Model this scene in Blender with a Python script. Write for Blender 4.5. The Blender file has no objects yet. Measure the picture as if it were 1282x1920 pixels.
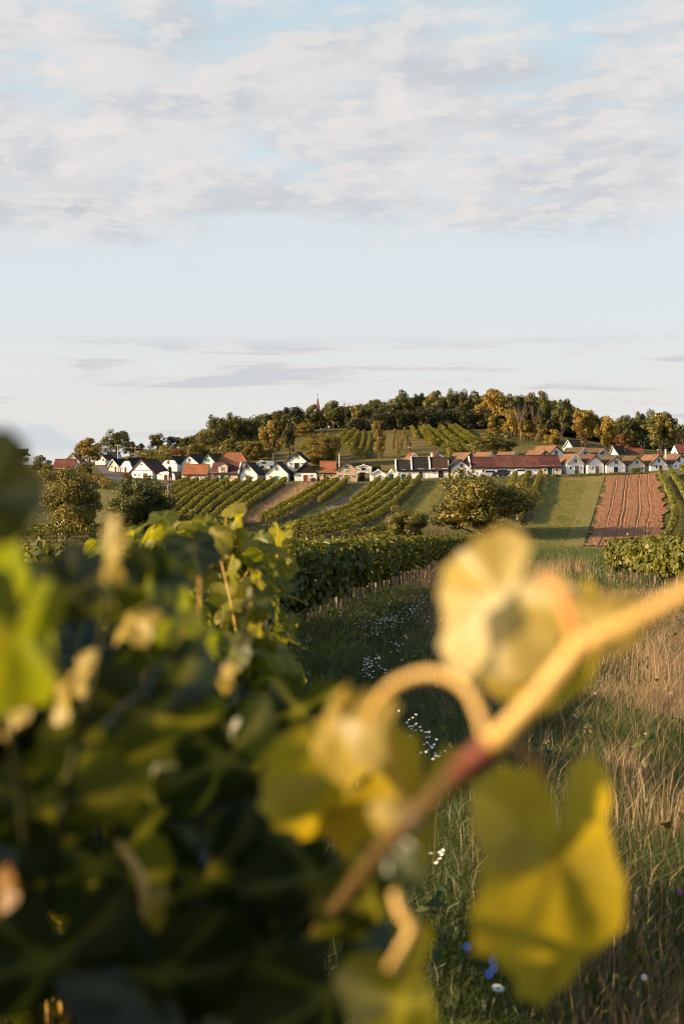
import bpy, math, random
import numpy as np
from mathutils import Vector, Matrix

# ------------------------------------------------------------------ camera, sky, sun, exposure
SC = bpy.context.scene
COL = SC.collection
W0, F0, HOR = 641.0, 2667.0, 868.0        # optical centre column, focal length and horizon line in photo pixels
CAMZ = 1.8
cam_d = bpy.data.cameras.new("camera")
cam = bpy.data.objects.new("camera", cam_d); COL.objects.link(cam)
cam.location = (0, 0, CAMZ)
cam.rotation_euler = (math.radians(90), 0, 0)
cam_d.sensor_fit = 'VERTICAL'
cam_d.sensor_height = 36.0
cam_d.lens = 50.0
cam_d.shift_y = -(960 - HOR) / 1920.0
cam_d.clip_start = 0.05
cam_d.clip_end = 20000
cam_d.dof.use_dof = True
cam_d.dof.focus_distance = 80.0
cam_d.dof.aperture_fstop = 5.2
cam_d.dof.aperture_blades = 0
SC.camera = cam

SUN_EL = math.radians(17.5)
SUN_AZ = math.radians(15.0)               # the sun stands on the left, this far behind the camera's shoulder
sun_from = Vector((-math.cos(SUN_AZ) * math.cos(SUN_EL), -math.sin(SUN_AZ) * math.cos(SUN_EL), math.sin(SUN_EL)))
sl = bpy.data.lights.new("sun", 'SUN')
sl.energy = 5.0
sl.angle = math.radians(0.5)
sl.color = (1.0, 0.73, 0.42)
so = bpy.data.objects.new("sun", sl); COL.objects.link(so)
so.rotation_euler = sun_from.to_track_quat('Z', 'Y').to_euler()
so.location = (-40, -20, 60)

SC.view_settings.view_transform = 'Standard'
SC.view_settings.look = 'None'
SC.view_settings.gamma = 1.0
SC.view_settings.exposure = 1.0
SC.render.engine = 'CYCLES'
SC.cycles.max_bounces = 6
SC.cycles.diffuse_bounces = 3
SC.cycles.glossy_bounces = 2
SC.cycles.transmission_bounces = 4
SC.cycles.use_denoising = True
SC.cycles.filter_width = 1.05
SC.cycles.sample_clamp_indirect = 4.0


class NT:
    """short hand for building node trees"""
    def __init__(s, tree): s.t = tree; s.n = tree.nodes; s.l = tree.links
    def new(s, typ, **kw):
        nd = s.n.new(typ)
        for k, v in kw.items(): setattr(nd, k, v)
        return nd
    def put(s, sock, v):
        if hasattr(v, 'is_output') or isinstance(v, bpy.types.NodeSocket): s.l.new(v, sock)
        else: sock.default_value = v
    def math(s, op, a, b=None, c=None):
        nd = s.new('ShaderNodeMath', operation=op)
        s.put(nd.inputs[0], a)
        if b is not None: s.put(nd.inputs[1], b)
        if c is not None: s.put(nd.inputs[2], c)
        return nd.outputs[0]
    def smooth(s, v, a, b):
        nd = s.new('ShaderNodeMapRange', interpolation_type='SMOOTHSTEP')
        s.put(nd.inputs['Value'], v); s.put(nd.inputs['From Min'], a); s.put(nd.inputs['From Max'], b)
        return nd.outputs['Result']
    def noise(s, vec, scale, detail=4, rough=0.55, dist=0.0):
        nd = s.new('ShaderNodeTexNoise')
        if vec is not None: s.put(nd.inputs['Vector'], vec)
        s.put(nd.inputs['Scale'], scale); s.put(nd.inputs['Detail'], detail)
        s.put(nd.inputs['Roughness'], rough); s.put(nd.inputs['Distortion'], dist)
        return nd.outputs['Fac']
    def mix(s, f, a, b):
        nd = s.new('ShaderNodeMix', data_type='RGBA')
        s.put(nd.inputs[0], f)
        s.put(nd.inputs[6], a if not isinstance(a, tuple) else (*a[:3], 1))
        s.put(nd.inputs[7], b if not isinstance(b, tuple) else (*b[:3], 1))
        return nd.outputs[2]
    def comb(s, x, y, z):
        nd = s.new('ShaderNodeCombineXYZ')
        s.put(nd.inputs[0], x); s.put(nd.inputs[1], y); s.put(nd.inputs[2], z)
        return nd.outputs[0]


world = bpy.data.worlds.new("World")
SC.world = world
world.use_nodes = True
wt = NT(world.node_tree)
wt.n.clear()
wout = wt.new('ShaderNodeOutputWorld')
bg = wt.new('ShaderNodeBackground'); bg.inputs['Strength'].default_value = 0.1
sky = wt.new('ShaderNodeTexSky', sky_type='NISHITA')
sky.sun_disc = False
sky.sun_elevation = SUN_EL
sky.sun_rotation = math.radians(180 + 75)
sky.air_density = 1.0; sky.dust_density = 1.5; sky.ozone_density = 1.0
tc = wt.new('ShaderNodeTexCoord')
sep = wt.new('ShaderNodeSeparateXYZ'); wt.l.new(tc.outputs['Generated'], sep.inputs[0])
dx, dy, dz = sep.outputs
zz = wt.math('MAXIMUM', dz, 0.0)
# pale high veil low over the horizon, thickest ahead; clear deeper sky overhead and behind
ahead = wt.smooth(dy, -0.35, 0.75)
veil = wt.mix(wt.smooth(zz, 0.0, 0.16), (4.03, 3.96, 3.88), (3.63, 3.95, 4.16))
veil = wt.mix(wt.smooth(zz, 0.14, 0.32), veil, (2.85, 3.60, 3.98))
veilf = wt.math('MULTIPLY', wt.math('SUBTRACT', 0.92, wt.math('MULTIPLY', wt.smooth(zz, 0.36, 0.60), 0.80)), ahead)
base = wt.mix(veilf, sky.outputs[0], veil)
# broken cloud deck
den2 = wt.math('ADD', zz, 0.30)
plan = wt.comb(wt.math('DIVIDE', dx, den2), wt.math('MULTIPLY', wt.math('DIVIDE', 1.0, den2), 1.5), 0.0)
n1 = wt.noise(plan, 6.0, 12, 0.60, 0.10)
n1b = wt.noise(plan, 1.7, 4, 0.5)
n2 = wt.noise(plan, 4.6, 9, 0.60, 0.2)
shift = wt.new('ShaderNodeVectorMath', operation='ADD'); wt.l.new(plan, shift.inputs[0]); shift.inputs[1].default_value = (-0.022, -0.02, 0)
n1s = wt.noise(shift.outputs[0], 6.0, 12, 0.60, 0.10)
edge = wt.noise(plan, 2.6, 6, 0.6)
el = wt.math('ADD', zz, wt.math('MULTIPLY', wt.math('SUBTRACT', edge, 0.5), 0.075))
el = wt.math('ADD', el, wt.math('MULTIPLY', dx, -0.04))
gate = wt.math('MULTIPLY', wt.smooth(el, 0.140, 0.174), wt.math('MULTIPLY', ahead, wt.math('SUBTRACT', 1.0, wt.smooth(zz, 0.40, 0.65))))
thin = wt.smooth(zz, 0.23, 0.33)
thr = wt.math('ADD', 0.34, wt.math('MULTIPLY', thin, 0.070))
mass_ = wt.math('ADD', wt.math('MULTIPLY', n1, 0.6), wt.math('MULTIPLY', n1b, 0.4))
cl = wt.smooth(mass_, thr, wt.math('ADD', thr, 0.15))
cmask = wt.math('MULTIPLY', wt.math('MULTIPLY', gate, cl), 0.94)
lit = wt.smooth(wt.math('SUBTRACT', n1, n1s), -0.03, 0.08)
shade = wt.mix(wt.smooth(n2, 0.34, 0.66), (2.92, 3.06, 3.26), (3.88, 3.80, 3.78))
ccol = wt.mix(wt.math('MULTIPLY', lit, 0.65), shade, (4.20, 3.95, 3.80))
s1 = wt.mix(cmask, base, ccol)
# long thin streaks close to the horizon
az = wt.math('DIVIDE', dx, wt.math('MAXIMUM', dy, 0.05))
sv = wt.comb(wt.math('MULTIPLY', az, 5.5), wt.math('MULTIPLY', zz, 60.0), 3.3)
ns = wt.noise(sv, 1.25, 8, 0.60, 0.5)
band = wt.math('MULTIPLY', wt.smooth(zz, 0.012, 0.030), wt.math('SUBTRACT', 1.0, wt.smooth(zz, 0.076, 0.092)))
sm = wt.math('MULTIPLY', wt.math('MULTIPLY', wt.math('MULTIPLY', band, ahead), wt.smooth(ns, 0.46, 0.60)), 0.9)
scol = wt.mix(wt.smooth(ns, 0.50, 0.64), (3.98, 3.66, 3.55), (3.08, 3.16, 3.36))
s2 = wt.mix(sm, s1, scol)
# blue cloud bank far off on the left
nb = wt.noise(wt.comb(wt.math('MULTIPLY', az, 9.0), wt.math('MULTIPLY', zz, 30.0), 7.7), 2.2, 6, 0.6)
bt = wt.math('ADD', wt.math('MULTIPLY', nb, 0.017), 0.0155)
bt = wt.math('SUBTRACT', bt, wt.math('MULTIPLY', wt.smooth(az, -0.21, -0.15), 0.03))
bm = wt.math('MULTIPLY', wt.math('MULTIPLY', wt.math('SUBTRACT', 1.0, wt.smooth(wt.math('SUBTRACT', zz, bt), -0.0035, 0.0035)), wt.smooth(zz, 0.004, 0.013)), wt.math('MULTIPLY', ahead, 0.8))
s3 = wt.mix(bm, s2, (3.08, 3.36, 3.56))
wt.l.new(s3, bg.inputs['Color'])
wt.l.new(bg.outputs[0], wout.inputs['Surface'])

# ------------------------------------------------------------------ helpers
R = random.Random(7)
RNG = np.random.default_rng(11)


def link(o, parent=None):
    COL.objects.link(o)
    if parent is not None: o.parent = parent
    return o


def mesh_data(name, verts, faces, mats=(), smooth=False, fattr=None, vattr=None, fmat=None):
    """verts N x 3, faces: array M x k, or a list of arrays / tuples of mixed size"""
    me = bpy.data.meshes.new(name)
    verts = np.asarray(verts, dtype=np.float32)
    if isinstance(faces, np.ndarray):
        me.vertices.add(len(verts)); me.vertices.foreach_set('co', verts.ravel())
        m, k = faces.shape
        me.loops.add(m * k); me.loops.foreach_set('vertex_index', faces.astype(np.int32).ravel())
        me.polygons.add(m); me.polygons.foreach_set('loop_start', np.arange(0, m * k, k, dtype=np.int32))
        me.polygons.foreach_set('loop_total', np.full(m, k, dtype=np.int32))
        me.update(calc_edges=True)
    else:
        me.from_pydata([tuple(map(float, v)) for v in verts], [], [tuple(map(int, f)) for f in faces])
        me.update()
    for m_ in mats: me.materials.append(m_)
    if fmat is not None: me.polygons.foreach_set('material_index', np.asarray(fmat, dtype=np.int32))
    if fattr is not None:
        a = me.attributes.new('var', 'FLOAT', 'FACE'); a.data.foreach_set('value', np.asarray(fattr, dtype=np.float32))
    if vattr is not None:
        a = me.attributes.new('vein', 'FLOAT', 'POINT'); a.data.foreach_set('value', np.asarray(vattr, dtype=np.float32))
    if smooth: me.polygons.foreach_set('use_smooth', np.ones(len(me.polygons), dtype=bool))
    return me


def mob(name, verts, faces, mat, parent=None, **kw):
    mats = mat if isinstance(mat, (list, tuple)) else [mat]
    return link(bpy.data.objects.new(name, mesh_data(name, verts, faces, mats, **kw)), parent)


def tag(o, label=None, cat=None, group=None, kind=None):
    if label: o['label'] = label
    if cat: o['category'] = cat
    if group: o['group'] = group
    if kind: o['kind'] = kind
    return o


def empty(name, loc=(0, 0, 0), rz=0.0):
    o = bpy.data.objects.new(name, None)
    o.empty_display_size = 0.2
    o.location = loc; o.rotation_euler = (0, 0, rz)
    return link(o)


class MB:
    """collects simple shapes into one mesh"""
    def __init__(s): s.v = []; s.f = []
    def add(s, v, f):
        n = len(s.v); s.v += [tuple(p) for p in v]; s.f += [tuple(i + n for i in q) for q in f]; return s
    def box(s, x0, x1, y0, y1, z0, z1):
        v = [(x0, y0, z0), (x1, y0, z0), (x1, y1, z0), (x0, y1, z0), (x0, y0, z1), (x1, y0, z1), (x1, y1, z1), (x0, y1, z1)]
        return s.add(v, [(3, 2, 1, 0), (4, 5, 6, 7), (0, 1, 5, 4), (1, 2, 6, 5), (2, 3, 7, 6), (3, 0, 4, 7)])
    def prism(s, poly, y0, y1):
        """polygon in x,z (counter-clockwise seen from -y) pushed from y0 to y1"""
        n = len(poly)
        v = [(x, y0, z) for x, z in poly] + [(x, y1, z) for x, z in poly]
        f = [tuple(range(n)), tuple(range(2 * n - 1, n - 1, -1))]
        f += [(i, i + n, (i + 1) % n + n, (i + 1) % n) for i in range(n)]
        return s.add(v, f)
    def tube(s, pts, rad, n=6):
        v, f = tube(pts, rad, n); return s.add(v, f)
    def build(s, name, mat, parent=None, **kw): return mob(name, s.v, s.f, mat, parent, **kw)


def tube(pts, rad, n=8):
    pts = [Vector(p) for p in pts]
    if not hasattr(rad, '__len__'): rad = [rad] * len(pts)
    v, f = [], []
    t = (pts[1] - pts[0]).normalized()
    a = t.cross(Vector((0, 0, 1)))
    if a.length < 1e-3: a = t.cross(Vector((0, 1, 0)))
    a.normalize()
    for i, p in enumerate(pts):
        if i == 0: t = pts[1] - pts[0]
        elif i == len(pts) - 1: t = pts[-1] - pts[-2]
        else: t = pts[i + 1] - pts[i - 1]
        t.normalize()
        a = (a - t * a.dot(t)).normalized()
        b = t.cross(a)
        for k in range(n):
            w = 2 * math.pi * k / n
            v.append(p + (a * math.cos(w) + b * math.sin(w)) * rad[i])
    for i in range(len(pts) - 1):
        for k in range(n):
            k2 = (k + 1) % n
            f.append((i * n + k, i * n + k2, (i + 1) * n + k2, (i + 1) * n + k))
    f.append(tuple(range(n - 1, -1, -1))); m = (len(pts) - 1) * n
    f.append(tuple(range(m, m + n)))
    return v, f


def spline(pts, n):
    """Catmull-Rom through pts, n samples"""
    P = np.array(pts, dtype=float)
    P = np.vstack([2 * P[0] - P[1], P, 2 * P[-1] - P[-2]])
    out = []
    m = len(pts) - 1
    for t in np.linspace(0, m - 1e-9, n):
        i = int(t); u = t - i
        a, b, c, d = P[i], P[i + 1], P[i + 2], P[i + 3]
        out.append(0.5 * ((2 * b) + (c - a) * u + (2 * a - 5 * b + 4 * c - d) * u * u + (3 * b - a - 3 * c + d) * u ** 3))
    return np.array(out)


def P(px, py, d):
    """photo pixel at depth d -> world point"""
    return Vector(((px - W0) / F0 * d, d, CAMZ + (HOR - py) / F0 * d))


# value noise for shaping geometry
_perm = np.random.default_rng(5).random((256, 256))
def vnoise(x, y):
    x = np.asarray(x, dtype=float); y = np.asarray(y, dtype=float)
    xi = np.floor(x).astype(int); yi = np.floor(y).astype(int)
    u = x - xi; w = y - yi
    u = u * u * (3 - 2 * u); w = w * w * (3 - 2 * w)
    g = lambda a, b: _perm[a % 256, b % 256]
    return (g(xi, yi) * (1 - u) + g(xi + 1, yi) * u) * (1 - w) + (g(xi, yi + 1) * (1 - u) + g(xi + 1, yi + 1) * u) * w
def fnoise(x, y, o=3):
    s = 0; a = 0.5; t = 0
    for k in range(o):
        s = s + a * vnoise(np.asarray(x) * 2 ** k + 17 * k, np.asarray(y) * 2 ** k + 31 * k); t += a; a *= 0.5
    return s / t


# ------------------------------------------------------------------ terrain height
_px = np.array([-1600, -400, 0, 100, 200, 250, 300, 400, 450, 520, 600, 680, 750, 840, 900, 1000, 1050, 1100, 1150, 1200, 1280, 1400, 1700, 2900.])
_tab = {
    178: [1028] * 24,
    286: [895, 894, 894, 893, 899, 905, 905, 907, 907, 907, 907, 907, 902, 897, 895, 893.5, 892.5, 891, 889.5, 888, 883, 880, 878, 880],
    298: [893, 892, 892, 890, 891, 899, 900, 903, 903, 903, 903, 904, 899, 895, 893.5, 892, 891, 889, 888, 886, 881, 878, 876, 878],
    312: [889, 888, 887, 886, 884.5, 885.5, 891, 893, 893, 893, 893, 894, 890, 887, 885, 881, 878, 877, 876, 874, 873, 872, 872, 875],
    330: [887, 886, 884, 884, 876, 880, 882, 881, 880, 879, 879, 881, 878, 876, 873, 868, 866, 863, 861, 861, 863, 865, 869, 875],
    348: [885, 884, 881, 880, 869, 870, 871, 868, 867, 866, 866, 864, 860, 857, 853, 848, 847, 848, 849, 850, 852, 856, 864, 874],
    400: [884, 883, 880, 876, 866, 858, 851, 835, 826, 819, 812, 809, 806, 805, 805, 812, 818, 827, 835, 842, 849, 856, 865, 874],
    440: [884, 882, 879, 874, 862, 853, 845, 828, 818, 811, 803, 798, 794, 793, 793, 802, 808, 816, 824, 832, 841, 850, 864, 874],
}
_ds = np.arange(0.0, 1001.0, 2.0)
_us = np.arange(-1600.0, 2901.0, 20.0)
_rows_d = sorted(_tab)
_rows = []
for d_ in _rows_d:
    _rows.append((HOR - np.interp(_us, _px, np.array(_tab[d_], dtype=float))) / F0 * d_)
_rows = [np.full(len(_us), -1.8), np.full(len(_us), -1.8 - 0.05 * 150)] + _rows
_rows_d = [0, 150] + _rows_d
z440 = _rows[-1]
_rows += [z440 - 1.5, np.minimum(z440 * 0.3 - 2, -1.5), np.full(len(_us), -6.0)]
_rows_d += [520, 700, 1000]
_Z = np.stack([np.interp(_ds, _rows_d, np.array([r[k] for r in _rows])) for k in range(len(_us))], axis=1)
def _blur(a, sig, axis):
    r = int(sig * 3) + 1
    k = np.exp(-0.5 * (np.arange(-r, r + 1) / sig) ** 2); k /= k.sum()
    pad = [(0, 0), (0, 0)]; pad[axis] = (r, r)
    a = np.pad(a, pad, mode='reflect', reflect_type='odd')
    return np.apply_along_axis(lambda v: np.convolve(v, k, mode='valid'), axis, a)
_Z = _blur(_blur(_Z, 1.7, 0), 1.0, 1)


def H(x, y):
    """ground height (world z)"""
    x = np.asarray(x, dtype=float); y = np.asarray(y, dtype=float)
    yc = np.clip(y, 0, 999.9)
    u = np.clip(x / np.maximum(yc, 1.0) * F0 + W0, -1599, 2899)
    a = yc / 2.0; b = (u + 1600) / 20.0
    i = np.clip(np.floor(a).astype(int), 0, len(_ds) - 2); j = np.clip(np.floor(b).astype(int), 0, len(_us) - 2)
    fa = a - i; fb = b - j
    z = (_Z[i, j] * (1 - fb) + _Z[i, j + 1] * fb) * (1 - fa) + (_Z[i + 1, j] * (1 - fb) + _Z[i + 1, j + 1] * fb) * fa
    lin = -1.8 - 0.05 * y
    z = np.where(y < 140, lin, z)
    z = np.where(y > 1000, -6.0 - (y - 1000) * 0.0005, z)
    return z + CAMZ


def G(px, py, d0=150.0, d1=900.0):
    """photo pixel -> point on the ground"""
    d = np.arange(d0, d1, 0.25)
    x = (px - W0) / F0 * d
    diff = CAMZ + (HOR - py) / F0 * d - H(x, d)
    k = np.argmax(diff <= 0)
    if diff[k] > 0: k = len(d) - 1
    dd = d[k]
    xx = (px - W0) / F0 * dd
    return Vector((float(xx), float(dd), float(H(xx, dd))))

# ------------------------------------------------------------------ materials
def new_mat(name):
    m = bpy.data.materials.new(name); m.use_nodes = True
    t = NT(m.node_tree); t.n.clear()
    out = t.new('ShaderNodeOutputMaterial')
    return m, t, out

def principled(t, col, rough=0.8, spec=0.3, bump=None, bdist=0.02, metal=0.0):
    b = t.new('ShaderNodeBsdfPrincipled')
    t.put(b.inputs['Base Color'], col if not isinstance(col, tuple) else (*col[:3], 1))
    t.put(b.inputs['Roughness'], rough); t.put(b.inputs['Specular IOR Level'], spec); t.put(b.inputs['Metallic'], metal)
    if bump is not None:
        bn = t.new('ShaderNodeBump'); t.put(bn.inputs['Height'], bump); bn.inputs['Distance'].default_value = bdist
        bn.inputs['Strength'].default_value = 0.8
        t.l.new(bn.outputs[0], b.inputs['Normal'])
    return b

def foliage(name, c0, c1, c2, trans=(1.6, 1.7, 0.7), tf=0.45, gloss=0.06, rough=0.45, veincol=(0.30, 0.30, 0.10), spots=0.0):
    """leaf colour drawn per leaf from c0..c1..c2; part of the light passes through"""
    m, t, out = new_mat(name)
    at = t.new('ShaderNodeAttribute', attribute_name='var')
    oi = t.new('ShaderNodeObjectInfo')
    geo = t.new('ShaderNodeNewGeometry')
    big = t.noise(geo.outputs['Position'], 0.35, 3)
    v = t.math('ADD', t.math('MULTIPLY', at.outputs['Fac'], 0.62), t.math('MULTIPLY', big, 0.38))
    v = t.math('ADD', v, t.math('MULTIPLY', t.math('SUBTRACT', oi.outputs['Random'], 0.5), 0.12))
    rp = t.new('ShaderNodeValToRGB')
    rp.color_ramp.elements[0].position = 0.15; rp.color_ramp.elements[0].color = (*c0, 1)
    rp.color_ramp.elements[1].position = 0.9; rp.color_ramp.elements[1].color = (*c2, 1)
    e = rp.color_ramp.elements.new(0.5); e.color = (*c1, 1)
    t.l.new(v, rp.inputs[0])
    vn = t.new('ShaderNodeAttribute', attribute_name='vein')
    col = t.mix(t.math('MULTIPLY', vn.outputs['Fac'], 0.55), rp.outputs[0], veincol)
    if spots:
        tcn = t.new('ShaderNodeTexCoord')
        blot = t.noise(tcn.outputs['Object'], 42.0, 4, 0.65)
        col = t.mix(t.math('MULTIPLY', t.smooth(blot, 0.52, 0.68), spots), col, (0.17, 0.085, 0.025))
        big2 = t.noise(tcn.outputs['Object'], 13.0, 3, 0.6)
        col = t.mix(t.math('MULTIPLY', t.smooth(big2, 0.42, 0.68), 0.30), col, tuple(x * .55 for x in c1))
    d = t.new('ShaderNodeBsdfDiffuse'); t.l.new(col, d.inputs['Color'])
    tr = t.new('ShaderNodeBsdfTranslucent')
    vm = t.new('ShaderNodeVectorMath', operation='MULTIPLY'); t.l.new(col, vm.inputs[0]); vm.inputs[1].default_value = trans
    t.l.new(vm.outputs[0], tr.inputs['Color'])
    mx = t.new('ShaderNodeMixShader'); mx.inputs[0].default_value = tf
    t.l.new(d.outputs[0], mx.inputs[1]); t.l.new(tr.outputs[0], mx.inputs[2])
    gl = t.new('ShaderNodeBsdfGlossy'); gl.inputs['Roughness'].default_value = rough; gl.inputs['Color'].default_value = (0.9, 0.92, 0.95, 1)
    mg = t.new('ShaderNodeMixShader'); mg.inputs[0].default_value = gloss
    t.l.new(mx.outputs[0], mg.inputs[1]); t.l.new(gl.outputs[0], mg.inputs[2])
    t.l.new(mg.outputs[0], out.inputs['Surface'])
    return m

M = {}
M['leaf_vine'] = foliage('vine_leaf', (0.040, 0.056, 0.012), (0.105, 0.110, 0.018), (0.23, 0.185, 0.028), trans=(1.2, 1.1, 0.4), tf=0.30, gloss=0.02)
M['leaf_bush'] = foliage('bush_leaf', (0.045, 0.064, 0.011), (0.112, 0.130, 0.017), (0.26, 0.230, 0.030), trans=(2.4, 2.1, 0.5), tf=0.48, gloss=0.02)  # brighter copy of the close vine's leaf, sunlight put into its colour
M['leaf_amber'] = foliage('amber_leaf', (0.28, 0.255, 0.030), (0.34, 0.300, 0.036), (0.40, 0.34, 0.042), trans=(1.9, 1.55, 0.45), tf=0.58, gloss=0.02, veincol=(0.16, 0.17, 0.030), spots=0.35)
M['leaf_row'] = foliage('row_leaf', (0.048, 0.066, 0.011), (0.160, 0.162, 0.020), (0.38, 0.315, 0.042), trans=(1.4, 1.2, 0.5), tf=0.35, gloss=0.03)
M['leaf_near'] = foliage('near_leaf', (0.012, 0.022, 0.009), (0.026, 0.038, 0.010), (0.085, 0.088, 0.012), trans=(2.4, 2.1, 0.5), tf=0.45, gloss=0.03, rough=0.38)  # darker copy of the close vine's leaf, shade put into its colour
M['leaf_yellow'] = foliage('yellow_leaf', (0.32, 0.235, 0.040), (0.42, 0.305, 0.055), (0.50, 0.37, 0.080), trans=(1.35, 1.25, 0.5), tf=0.50, gloss=0.03, veincol=(0.30, 0.24, 0.05), spots=0.35)
M['leaf_lime'] = foliage('lime_leaf', (0.065, 0.092, 0.009), (0.095, 0.120, 0.012), (0.13, 0.145, 0.014), trans=(2.5, 2.3, 0.4), tf=0.62, gloss=0.03, veincol=(0.05, 0.07, 0.012), spots=0.4)
M['leaf_oak'] = foliage('oak_leaf', (0.026, 0.038, 0.009), (0.084, 0.090, 0.017), (0.22, 0.180, 0.030), tf=0.22, trans=(1.4, 1.2, 0.6), gloss=0.03)
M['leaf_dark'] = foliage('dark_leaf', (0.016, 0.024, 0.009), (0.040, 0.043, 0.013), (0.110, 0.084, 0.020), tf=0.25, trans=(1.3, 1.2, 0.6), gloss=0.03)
M['leaf_gold'] = foliage('gold_leaf', (0.070, 0.058, 0.011), (0.180, 0.134, 0.021), (0.36, 0.25, 0.040), tf=0.25, trans=(1.4, 1.2, 0.5), gloss=0.03)
M['leaf_bright'] = foliage('bright_leaf', (0.11, 0.086, 0.014), (0.27, 0.19, 0.026), (0.46, 0.31, 0.045), tf=0.28, trans=(1.4, 1.25, 0.5), gloss=0.03)
M['leaf_rust'] = foliage('rust_leaf', (0.085, 0.040, 0.012), (0.17, 0.080, 0.020), (0.28, 0.125, 0.030), tf=0.32, trans=(1.4, 1.1, 0.5), gloss=0.03)
M['leaf_walnut'] = foliage('walnut_leaf', (0.040, 0.048, 0.010), (0.140, 0.122, 0.019), (0.35, 0.26, 0.038), tf=0.25, trans=(1.4, 1.2, 0.5), gloss=0.04)
M['grass'] = foliage('grass_blade', (0.034, 0.055, 0.012), (0.074, 0.100, 0.021), (0.18, 0.165, 0.042), tf=0.30, trans=(1.4, 1.4, 0.6), gloss=0.03)
M['dry'] = foliage('dry_blade', (0.17, 0.112, 0.060), (0.32, 0.215, 0.118), (0.52, 0.37, 0.20), tf=0.30, trans=(1.2, 1.1, 0.9), gloss=0.03)

def simple(name, col, rough=0.8, spec=0.3, var=0.25, scale=3.0, bump=0.0, metal=0.0, col2=None, detail=5, coord='Object', sc3=None):
    """base colour broken by noise"""
    m, t, out = new_mat(name)
    tcn = t.new('ShaderNodeTexCoord')
    v = tcn.outputs[coord]
    if sc3:
        mp = t.new('ShaderNodeMapping'); t.l.new(v, mp.inputs[0]); mp.inputs['Scale'].default_value = sc3; v = mp.outputs[0]
    n = t.noise(v, scale, detail, 0.6)
    c2 = col2 or tuple(c * (1 - var) for c in col)
    c = t.mix(t.smooth(n, 0.35, 0.65), c2, col)
    b = principled(t, c, rough, spec, bump=n if bump else None, bdist=bump or 0.02, metal=metal)
    t.l.new(b.outputs[0], out.inputs['Surface'])
    return m

def plaster(name, col, dirt=(0.42, 0.38, 0.33)):
    m, t, out = new_mat(name)
    tcn = t.new('ShaderNodeTexCoord'); v = tcn.outputs['Object']
    oi = t.new('ShaderNodeObjectInfo')
    off = t.new('ShaderNodeVectorMath', operation='ADD'); t.l.new(v, off.inputs[0])
    rv = t.comb(t.math('MULTIPLY', oi.outputs['Random'], 90.0), t.math('MULTIPLY', oi.outputs['Random'], 37.0), 0.0)
    t.l.new(rv, off.inputs[1])
    n = t.noise(off.outputs[0], 0.9, 6, 0.65)
    mp = t.new('ShaderNodeMapping'); t.l.new(off.outputs[0], mp.inputs[0]); mp.inputs['Scale'].default_value = (2.2, 2.2, 0.35)
    st = t.noise(mp.outputs[0], 1.6, 5, 0.6)
    sep2 = t.new('ShaderNodeSeparateXYZ'); t.l.new(v, sep2.inputs[0])
    low = t.math('SUBTRACT', 1.0, t.smooth(t.math('ADD', sep2.outputs[2], t.math('MULTIPLY', n, 0.8)), 0.3, 1.0))
    c = t.mix(t.math('MULTIPLY', t.smooth(n, 0.45, 0.75), 0.35), col, tuple(x * 0.78 for x in col))
    c = t.mix(t.math('MULTIPLY', t.smooth(st, 0.55, 0.8), 0.45), c, dirt)
    c = t.mix(t.math('MULTIPLY', low, 0.5), c, dirt)
    b = principled(t, c, 0.9, 0.2, bump=t.noise(v, 9.0, 4), bdist=0.015)
    t.l.new(b.outputs[0], out.inputs['Surface'])
    return m

def tiles(name, col, col2, moss=(0.07, 0.06, 0.03), mossf=0.3):
    """clay tile courses: rows across the slope, random tile tone, moss"""
    m, t, out = new_mat(name)
    tcn = t.new('ShaderNodeTexCoord'); v = tcn.outputs['Object']
    oi = t.new('ShaderNodeObjectInfo')
    sep2 = t.new('ShaderNodeSeparateXYZ'); t.l.new(v, sep2.inputs[0])
    br = t.new('ShaderNodeTexBrick')
    t.l.new(t.comb(t.math('ADD', sep2.outputs[0], sep2.outputs[1]), t.math('MULTIPLY', sep2.outputs[2], 1.4), 0.0), br.inputs['Vector'])
    br.inputs['Scale'].default_value = 1.0
    br.inputs['Brick Width'].default_value = 0.30; br.inputs['Row Height'].default_value = 0.34; br.inputs['Mortar Size'].default_value = 0.035
    br.inputs['Color1'].default_value = (*col, 1); br.inputs['Color2'].default_value = (*col2, 1)
    br.inputs['Mortar'].default_value = (*[x * 0.45 for x in col2], 1)
    off = t.new('ShaderNodeVectorMath', operation='ADD'); t.l.new(v, off.inputs[0])
    t.l.new(t.comb(t.math('MULTIPLY', oi.outputs['Random'], 71.0), t.math('MULTIPLY', oi.outputs['Random'], 29.0), 0.0), off.inputs[1])
    n = t.noise(off.outputs[0], 1.3, 7, 0.7)
    n2 = t.noise(off.outputs[0], 0.45, 3, 0.6)
    c = t.mix(t.math('MULTIPLY', t.smooth(n, 0.48, 0.66), mossf), br.outputs[0], moss)
    c = t.mix(t.math('MULTIPLY', t.smooth(n2, 0.35, 0.7), 0.35), c, tuple(x * 1.25 for x in col))
    b = principled(t, c, 0.85, 0.25, bump=br.outputs['Fac'], bdist=-0.03)
    t.l.new(b.outputs[0], out.inputs['Surface'])
    return m

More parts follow.
